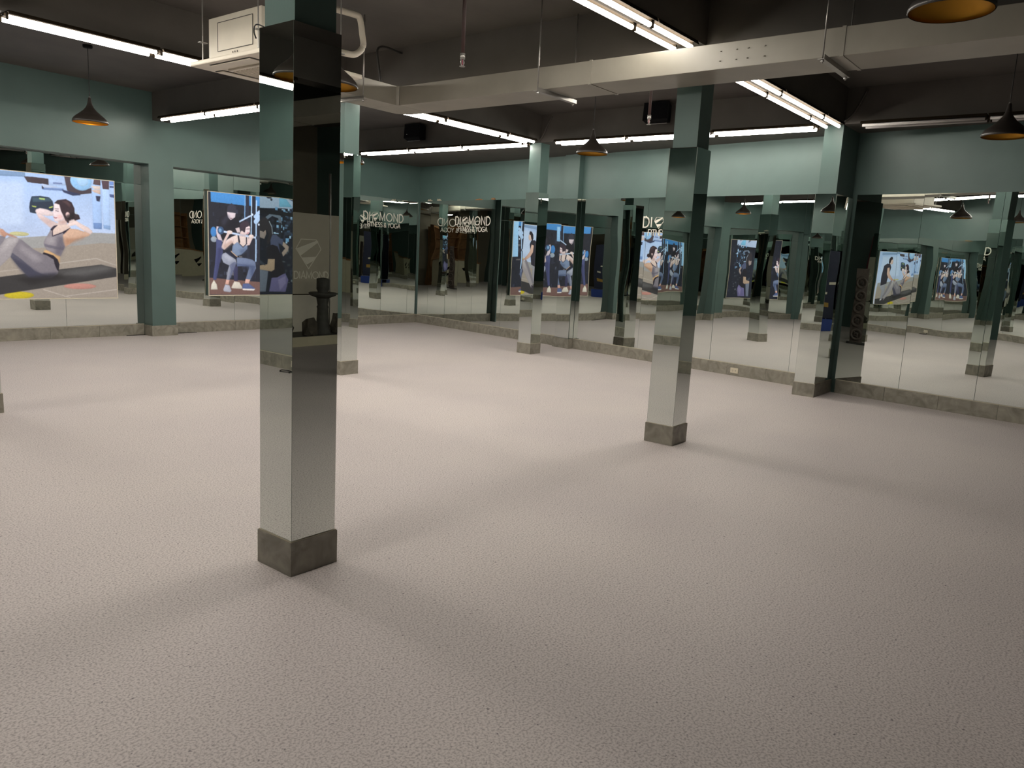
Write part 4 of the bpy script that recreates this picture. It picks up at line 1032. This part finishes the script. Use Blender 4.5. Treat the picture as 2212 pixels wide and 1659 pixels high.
# ------------------------------------------------------------------ backlit posters: flat prints drawn as colour on a fine grid
def raster(art, W, H, bg):
    """art in half-centimetre units, origin lower left; returns (H, W, 3) sRGB 0..255, row 0 at the bottom"""
    K = 2; img = bg(W*K, H*K)
    yy, xx = np.mgrid[0:H*K, 0:W*K]; xx = (xx+0.5)/K; yy = (yy+0.5)/K
    for kind, col, pts in art:
        P = np.array(pts, float).reshape(-1, 2)
        if kind == 'e':
            mask = ((xx-P[0, 0])/max(P[1, 0], .5))**2+((yy-P[0, 1])/max(P[1, 1], .5))**2 <= 1
        elif kind == 'l':
            mask = np.zeros_like(xx, bool); r = max(0.6, col[3]/2)
            for a, b in zip(P, P[1:]):
                d = b-a; L2 = max(d@d, 1e-6); t = np.clip(((xx-a[0])*d[0]+(yy-a[1])*d[1])/L2, 0, 1)
                mask |= (xx-a[0]-t*d[0])**2+(yy-a[1]-t*d[1])**2 <= r*r
        else:
            mask = np.zeros_like(xx, bool)
            x0, x1, y0, y1 = P[:, 0].min(), P[:, 0].max(), P[:, 1].min(), P[:, 1].max()
            for (ax, ay), (bx_, by) in zip(P, np.roll(P, -1, 0)):
                if ay == by: continue
                c = ((ay > yy) != (by > yy)) & (xx < (bx_-ax)*(yy-ay)/(by-ay)+ax); mask ^= c
        if kind == 's':                                            # airbrushed tone: feathered patch
            m_ = mask.astype(np.float32); rad = max(1, int(col[3]/2*K))
            for ax in (0, 1, 0, 1):
                q = np.pad(m_, [(rad+1, rad) if k == ax else (0, 0) for k in (0, 1)], 'edge').cumsum(ax)
                n_ = m_.shape[ax]
                hi = np.take(q, np.arange(2*rad+1, n_+2*rad+1), ax); lo = np.take(q, np.arange(0, n_), ax); m_ = (hi-lo)/(2*rad+1)
            m_ = (0.75*m_)[..., None]; img = img*(1-m_)+np.array(col[:3])*m_; continue
        ys, xs = np.nonzero(mask)
        if len(ys) == 0: continue
        # soft modelling of the printed figure: lighter towards its upper left
        gx = (xs-xs.mean())/(np.ptp(xs)+1); gy = (ys-ys.mean())/(np.ptp(ys)+1)
        er = mask.copy(); dist = np.zeros(mask.shape, np.float32)
        for _ in range(9):                                         # distance from the outline, for rounded limbs
            dist += er; e2 = er.copy(); e2[1:] &= er[:-1]; e2[:-1] &= er[1:]; e2[:, 1:] &= er[:, :-1]; e2[:, :-1] &= er[:, 1:]; er = e2
        big = len(ys) > 0.03*mask.size
        rd = dist[ys, xs]/9.0
        sh = 1+(0.05 if big else 0.10)*gy-0.06*gx+(0 if big or kind == 'l' else 0.08*(rd-0.7))
        img[ys, xs] = np.clip(np.array(col[:3])[None]*sh[:, None], 0, 255)
    img = img.reshape(H, K, W, K, 3).mean((1, 3))
    rs = np.random.RandomState(7); nz = rs.normal(0, 1, (H//3+2, W//3+2))
    nz = np.kron(nz, np.ones((3, 3)))[:H, :W]; img = np.clip(img*(1+0.018*nz[..., None]), 0, 255)
    p = np.pad(img, ((1, 1), (1, 1), (0, 0)), 'edge')          # slight softness of an enlarged print
    img = 0.4*img+0.15*(p[:-2, 1:-1]+p[2:, 1:-1]+p[1:-1, :-2]+p[1:-1, 2:])
    p = np.pad(img, ((1, 1), (1, 1), (0, 0)), 'edge')
    return 0.6*img+0.1*(p[:-2, 1:-1]+p[2:, 1:-1]+p[1:-1, :-2]+p[1:-1, 2:])
def bg_yard(W, H):
    v = np.linspace(0, 1, H)[:, None, None]; u = np.linspace(0, 1, W)[None, :, None]
    a = np.array([206, 208, 226.])*(1-v)+np.array([176, 203, 244.])*v
    return np.broadcast_to(a, (H, W, 3)).copy()*(1-0.03*np.sin(u*9+v*7))
def bg_gym(W, H):
    rs = np.random.RandomState(3); a = np.empty((H, W, 3)); a[:] = (32, 35, 47)
    for _ in range(260):
        x, y = rs.randint(0, W), rs.randint(int(H*.1), H); w_, h_ = rs.randint(4, 26), rs.randint(4, 40)
        a[y:y+h_, x:x+w_] = np.array((32, 35, 47))*rs.uniform(0.6, 1.7)
    return a
def poster(x0, x1, z0, z1, art, bg, label, y=YM-0.055):
    t = thing('lightbox_poster', label, 'poster', ((x0+x1)/2, y, z0), group='backlit gym posters on the mirrors')
    Wm, Hm = x1-x0, z1-z0; W, H = int(Wm*200), int(Hm*200)
    img = raster(art, W, H, bg)/255.0
    lin = np.where(img <= 0.04045, img/12.92, ((img+0.055)/1.055)**2.4)
    st = 1; nx, nz = W, H
    gx, gz = np.meshgrid(np.linspace(-Wm/2, Wm/2, nx), np.linspace(0, Hm, nz))
    co = np.stack([gx, np.zeros_like(gx), gz], -1).reshape(-1, 3)
    i = np.arange(nx*nz).reshape(nz, nx)
    f = np.stack([i[:-1, :-1], i[:-1, 1:], i[1:, 1:], i[1:, :-1]], -1).reshape(-1, 4)
    me = bpy.data.meshes.new('print')
    me.vertices.add(len(co)); me.vertices.foreach_set('co', co.ravel())
    me.loops.add(len(f)*4); me.loops.foreach_set('vertex_index', f.ravel())
    me.polygons.add(len(f)); me.polygons.foreach_set('loop_start', np.arange(len(f))*4); me.polygons.foreach_set('loop_total', np.full(len(f), 4))
    me.update(); me.validate()
    ca = me.color_attributes.new('print', 'FLOAT_COLOR', 'POINT')
    ca.data.foreach_set('color', np.concatenate([lin.reshape(-1, 3), np.ones((nx*nz, 1))], 1).ravel().astype(np.float32))
    me.materials.append(MATS['backlit_print'])
    link(bpy.data.objects.new('print', me), t)
    MB().box((-Wm/2-0.008, 0.002, -0.008), (Wm/2+0.008, 0.050, Hm+0.008)).make('light_box', 'teal_paint', t)
    e = 0.010
    for a, b in (((-Wm/2-e, -0.006, -e-0.004), (Wm/2+e, 0.010, 0.0)), ((-Wm/2-e, -0.006, Hm), (Wm/2+e, 0.010, Hm+e)), ((-Wm/2-e, -0.006, 0), (-Wm/2, 0.010, Hm)), ((Wm/2, -0.006, 0), (Wm/2+e, 0.010, Hm))):
        MB().box(a, b).make('frame_edge', 'frame_cream', t)
    return t
poster(2.95, 5.235, 0.575, 2.235, ART1, bg_yard, 'backlit poster of a woman doing sit-ups on a black mat')
poster(6.69, 8.97, 0.600, 2.235, ART2, bg_gym, 'backlit poster of a woman squatting with a barbell beside her trainer')
poster(-0.62, 1.65, 0.600, 2.245, ART3, bg_gym, 'backlit poster of a trainer with a braid, seen only in the column mirror')

# ------------------------------------------------------------------ unlit end of the room behind the viewer (reflections only)
t = thing('reception_desk', 'cream reception desk with a diamond emblem, seen in the corner mirrors', 'desk', (1.2, -4.2, 0))
MB().box((-1.0, -0.3, 0), (1.0, 0.3, 1.05)).make('counter_body', 'desk_cream', t, bevel=0.01)
MB().box((-1.08, -0.36, 1.05), (1.08, 0.36, 1.09)).make('counter_top', 'wood_brown', t, bevel=0.005)
for s in (-0.55, 0.55):
    b = poly_mesh([[(0.02, 0.66), (0.96, 1.0), (1.02, 0.94), (0.20, 0.40)], [(0.26, 0.34), (0.94, 0.40), (0.80, 0.24), (0.50, 0.10)]], 0.5, 0, 0, 0.004, -1).make('emblem', 'black_plastic', t)
    b.location = (s+0.28, 0.306, 0.35); b.rotation_euler = (0, 0, math.pi); b.scale = (-1, 1, 1)
t = thing('shelf_unit', 'brown wooden shelf unit behind the reception desk, seen in mirrors', 'shelf', (0.6, -5.6, 0))
MB().box((-1.2, -0.2, 0), (1.2, -0.17, 2.6)).make('back_panel', 'wood_brown', t)
for s in (-1.18, -0.4, 0.4, 1.18): MB().box((s-0.02, -0.17, 0), (s+0.02, 0.2, 2.6)).make('upright', 'wood_brown', t)
for k in range(6): MB().box((-1.16, -0.17, 0.1+k*0.48), (1.16, 0.18, 0.13+k*0.48)).make('shelf_board', 'wood_brown', t)
for i, x in enumerate((2.9, 3.95)):
    t = thing('locker_door', ['beige panel door left of the wooden shelf, seen in mirrors', 'beige panel door beside the maroon curtain, seen in mirrors'][i], 'door', (x, -5.85, 0))
    lf = MB().box((-0.45, -0.03, 0.01), (0.45, 0.03, 2.1)).make('leaf', 'door_beige', t, bevel=0.004)
    MB().tube([(0.35, 0.06, 1.0), (0.35, 0.06, 1.2)], 0.012, 8).make('handle', 'galv', lf)
def curtain(x, y, rz, label):
    pts = [(u*0.02-0.4, 0.04*math.sin(u*0.75)) for u in range(41)]
    v = [(a, b, 0.05) for a, b in pts]+[(a*0.85, b, 2.5) for a, b in pts]; n = len(pts)
    o = mesh_obj('curtain', v, [[i, i+1, n+i+1, n+i] for i in range(n-1)], 'curtain_maroon', None, True)
    sm = o.modifiers.new('solid', 'SOLIDIFY'); sm.thickness = 0.004
    o.location = (x, y, 0); o.rotation_euler = (0, 0, rz); return tag(o, label, 'curtain')
# navy roll-up banner with blue foot beside the side wall
t = thing('roll_up_banner', 'navy roll-up banner with a blue foot, seen only in mirrors', 'banner', (-1.22, 2.65, 0))
MB().box((-0.004, -0.42, 0.32), (0.004, 0.42, 2.05)).make('sheet', 'navy', t)
MB().box((-0.12, -0.45, 0.0), (0.12, 0.45, 0.30)).make('foot', 'blue_mat', t, bevel=0.02)
MB().box((0.004, -0.25, 0.62), (0.007, 0.05, 0.74)).make('yellow_patch', 'yellow_band', t)
MB().tube([(-0.02, 0, 0.3), (-0.02, 0, 2.05)], 0.012, 8).make('support_pole', 'galv', t)
for y_, z_ in ((0.1, 1.25), (-0.1, 1.0)): MB().box((0.004, y_-0.09, z_-0.03), (0.006, y_+0.09, z_+0.03)).make('print_line', 'logo_pale', t)
# upright rack of weight plates
t = thing('plate_rack', 'slim upright rack for weight plates, seen in the right mirror', 'rack', (3.15, -1.06, 0), math.atan2(0.515, 0.857))
MB().box((-0.03, -0.13, 0.03), (0.0, 0.13, 1.62)).make('upright', 'rust_plate', t, bevel=0.004)
MB().box((-0.20, -0.20, 0.0), (0.20, 0.20, 0.03)).make('base', 'iron_grey', t, bevel=0.004)
for k in range(5): MB().tube([(0.0, 0, 0.22+k*0.28), (0.10, 0, 0.22+k*0.28)], 0.014, 10).make('peg', 'iron_grey', t)
for k in range(5):
    t = thing('weight_plate', ['lowest', 'second lowest', 'middle', 'second highest', 'topmost'][k]+' brown weight plate on the slim rack, seen in the right mirror', 'weight plate', (3.15+0.857*0.03, -1.06+0.515*0.03, 0.22+k*0.28), math.atan2(0.515, 0.857), group='weight plates on the slim rack')
    ring = MB().lathe([(0.075, 0.0), (0.122, 0.0), (0.125, 0.004), (0.125, 0.026), (0.122, 0.030), (0.075, 0.030), (0.075, 0.0)], n=28).make('rim', 'rust_plate', t, True); ring.rotation_euler = (0, math.pi/2, 0)
    hub = MB().lathe([(0.017, 0.004), (0.045, 0.004), (0.045, 0.026), (0.017, 0.026), (0.017, 0.004)], n=20).make('hub', 'rust_plate', t, True); hub.rotation_euler = (0, math.pi/2, 0)
    for j in range(4):
        c_, s_ = math.cos(j*math.pi/2+0.5), math.sin(j*math.pi/2+0.5)
        MB().tube([(0.015, 0.040*c_, 0.040*s_), (0.015, 0.080*c_, 0.080*s_)], 0.010, 8).make('spoke', 'rust_plate', t)
curtain(4.95, -4.9, 0.0, 'maroon curtain beside the beige doors, seen in mirrors')
curtain(-1.2, -3.2, math.pi/2, 'maroon curtain on the left at the unlit end, seen in mirrors')
# glazed end wall with the decal, and the indoor fountain in front of it
t = thing('frosted_panel', 'dim frosted glass panel with a pale diamond decal, seen in the column mirror', 'panel', (7.95, -4.6, 0.72))
MB().box((-1.6, -0.01, 0), (-0.01, 0.01, 1.25)).make('pane', 'frosted_glass', t)
MB().box((0.01, -0.01, 0), (0.85, 0.01, 1.25)).make('pane', 'frosted_glass', t)
MB().box((-0.01, -0.02, -0.6), (0.01, 0.02, 1.9)).make('mullion', 'galv', t)
dd = MB().box((-1.6, -0.012, -0.6), (0.85, 0.008, -0.02)).make('lower_pane', 'frosted_clear', t)
eb = poly_mesh([[(0.02, 0.66), (0.96, 1.0), (1.02, 0.94), (0.20, 0.40)], [(0.26, 0.34), (0.94, 0.40), (0.80, 0.24), (0.50, 0.10)]], 0.42, 0, 0, 0.004, 1).make('emblem', 'logo_pale', t)
eb.location = (-0.66, 0.016, 0.42)
sg = stroke_mesh([[(0.02, 0.66), (0.24, 1.02), (0.92, 1.02), (1.14, 0.68), (0.58, -0.06), (0.02, 0.66)]], 0.42, 0.012, 0, 0, 0.004).make('emblem_outline', 'logo_pale', t); sg.location = (-0.66, 0.016, 0.42)
x = 0.0
for ch in 'DIAMOND':
    st, adv = GL[ch]; o = stroke_mesh(st, 0.11, 0.014, x, 0, 0.004).make('letter', 'logo_pale', t); o.location = (-0.68, 0.016, 0.24); x += (adv+0.2)*0.11
t = thing('fountain_platform', 'low pale-edged platform holding the fountain, seen in the column mirror', 'platform', (7.75, -4.15, 0))
MB().box((-1.7, -0.35, 0), (1.05, 0.30, 0.12)).make('deck', 'stone_dark', t)
MB().box((-1.7, 0.30, 0), (1.05, 0.33, 0.14)).make('front_edge', 'desk_cream', t, bevel=0.003)
t = thing('fountain', 'dark stone pedestal fountain, seen in the column mirror', 'fountain', (7.52, -4.2, 0.121))
MB().lathe([(0.13, 0.0), (0.13, 0.06), (0.095, 0.10), (0.085, 0.40), (0.095, 0.42), (0.08, 0.45), (0.10, 0.56)], n=20).make('pedestal', 'stone_dark', t, True)
MB().lathe([(0.09, 0.56), (0.20, 0.60), (0.22, 0.64), (0.20, 0.65), (0.06, 0.62), (0.10, 0.70), (0.10, 0.86), (0.0, 0.88)], n=20).make('bowl', 'stone_dark', t, True)
def rock(x, y, r, h, label):
    me = bpy.data.meshes.new('rock'); bm = bmesh.new(); bmesh.ops.create_icosphere(bm, subdivisions=2, radius=1.0)
    for v in bm.verts:
        k = random.uniform(0.75, 1.15); v.co = Vector((v.co.x*r*k, v.co.y*r*k*0.8, max(0.002, (v.co.z*0.9+0.5)*h*k)))
    bm.to_mesh(me); bm.free(); me.materials.append(MATS['rock']); o = link(bpy.data.objects.new('rock', me)); o.location = (x, y, 0.12); return tag(o, label, 'rock', 'rocks around the fountain')
for i, (x, r, h) in enumerate(((6.75, 0.20, 0.22), (7.18, 0.13, 0.20), (7.80, 0.11, 0.22), (8.16, 0.21, 0.60), (8.60, 0.16, 0.3))):
    rock(x, -4.05 if i % 2 else -4.2, r, h, ['dark rock at the left end of the fountain platform', 'small dark rock left of the fountain', 'dark rock right of the fountain', 'tall dark rock right of the fountain', 'dark rock at the right end of the fountain platform'][i])
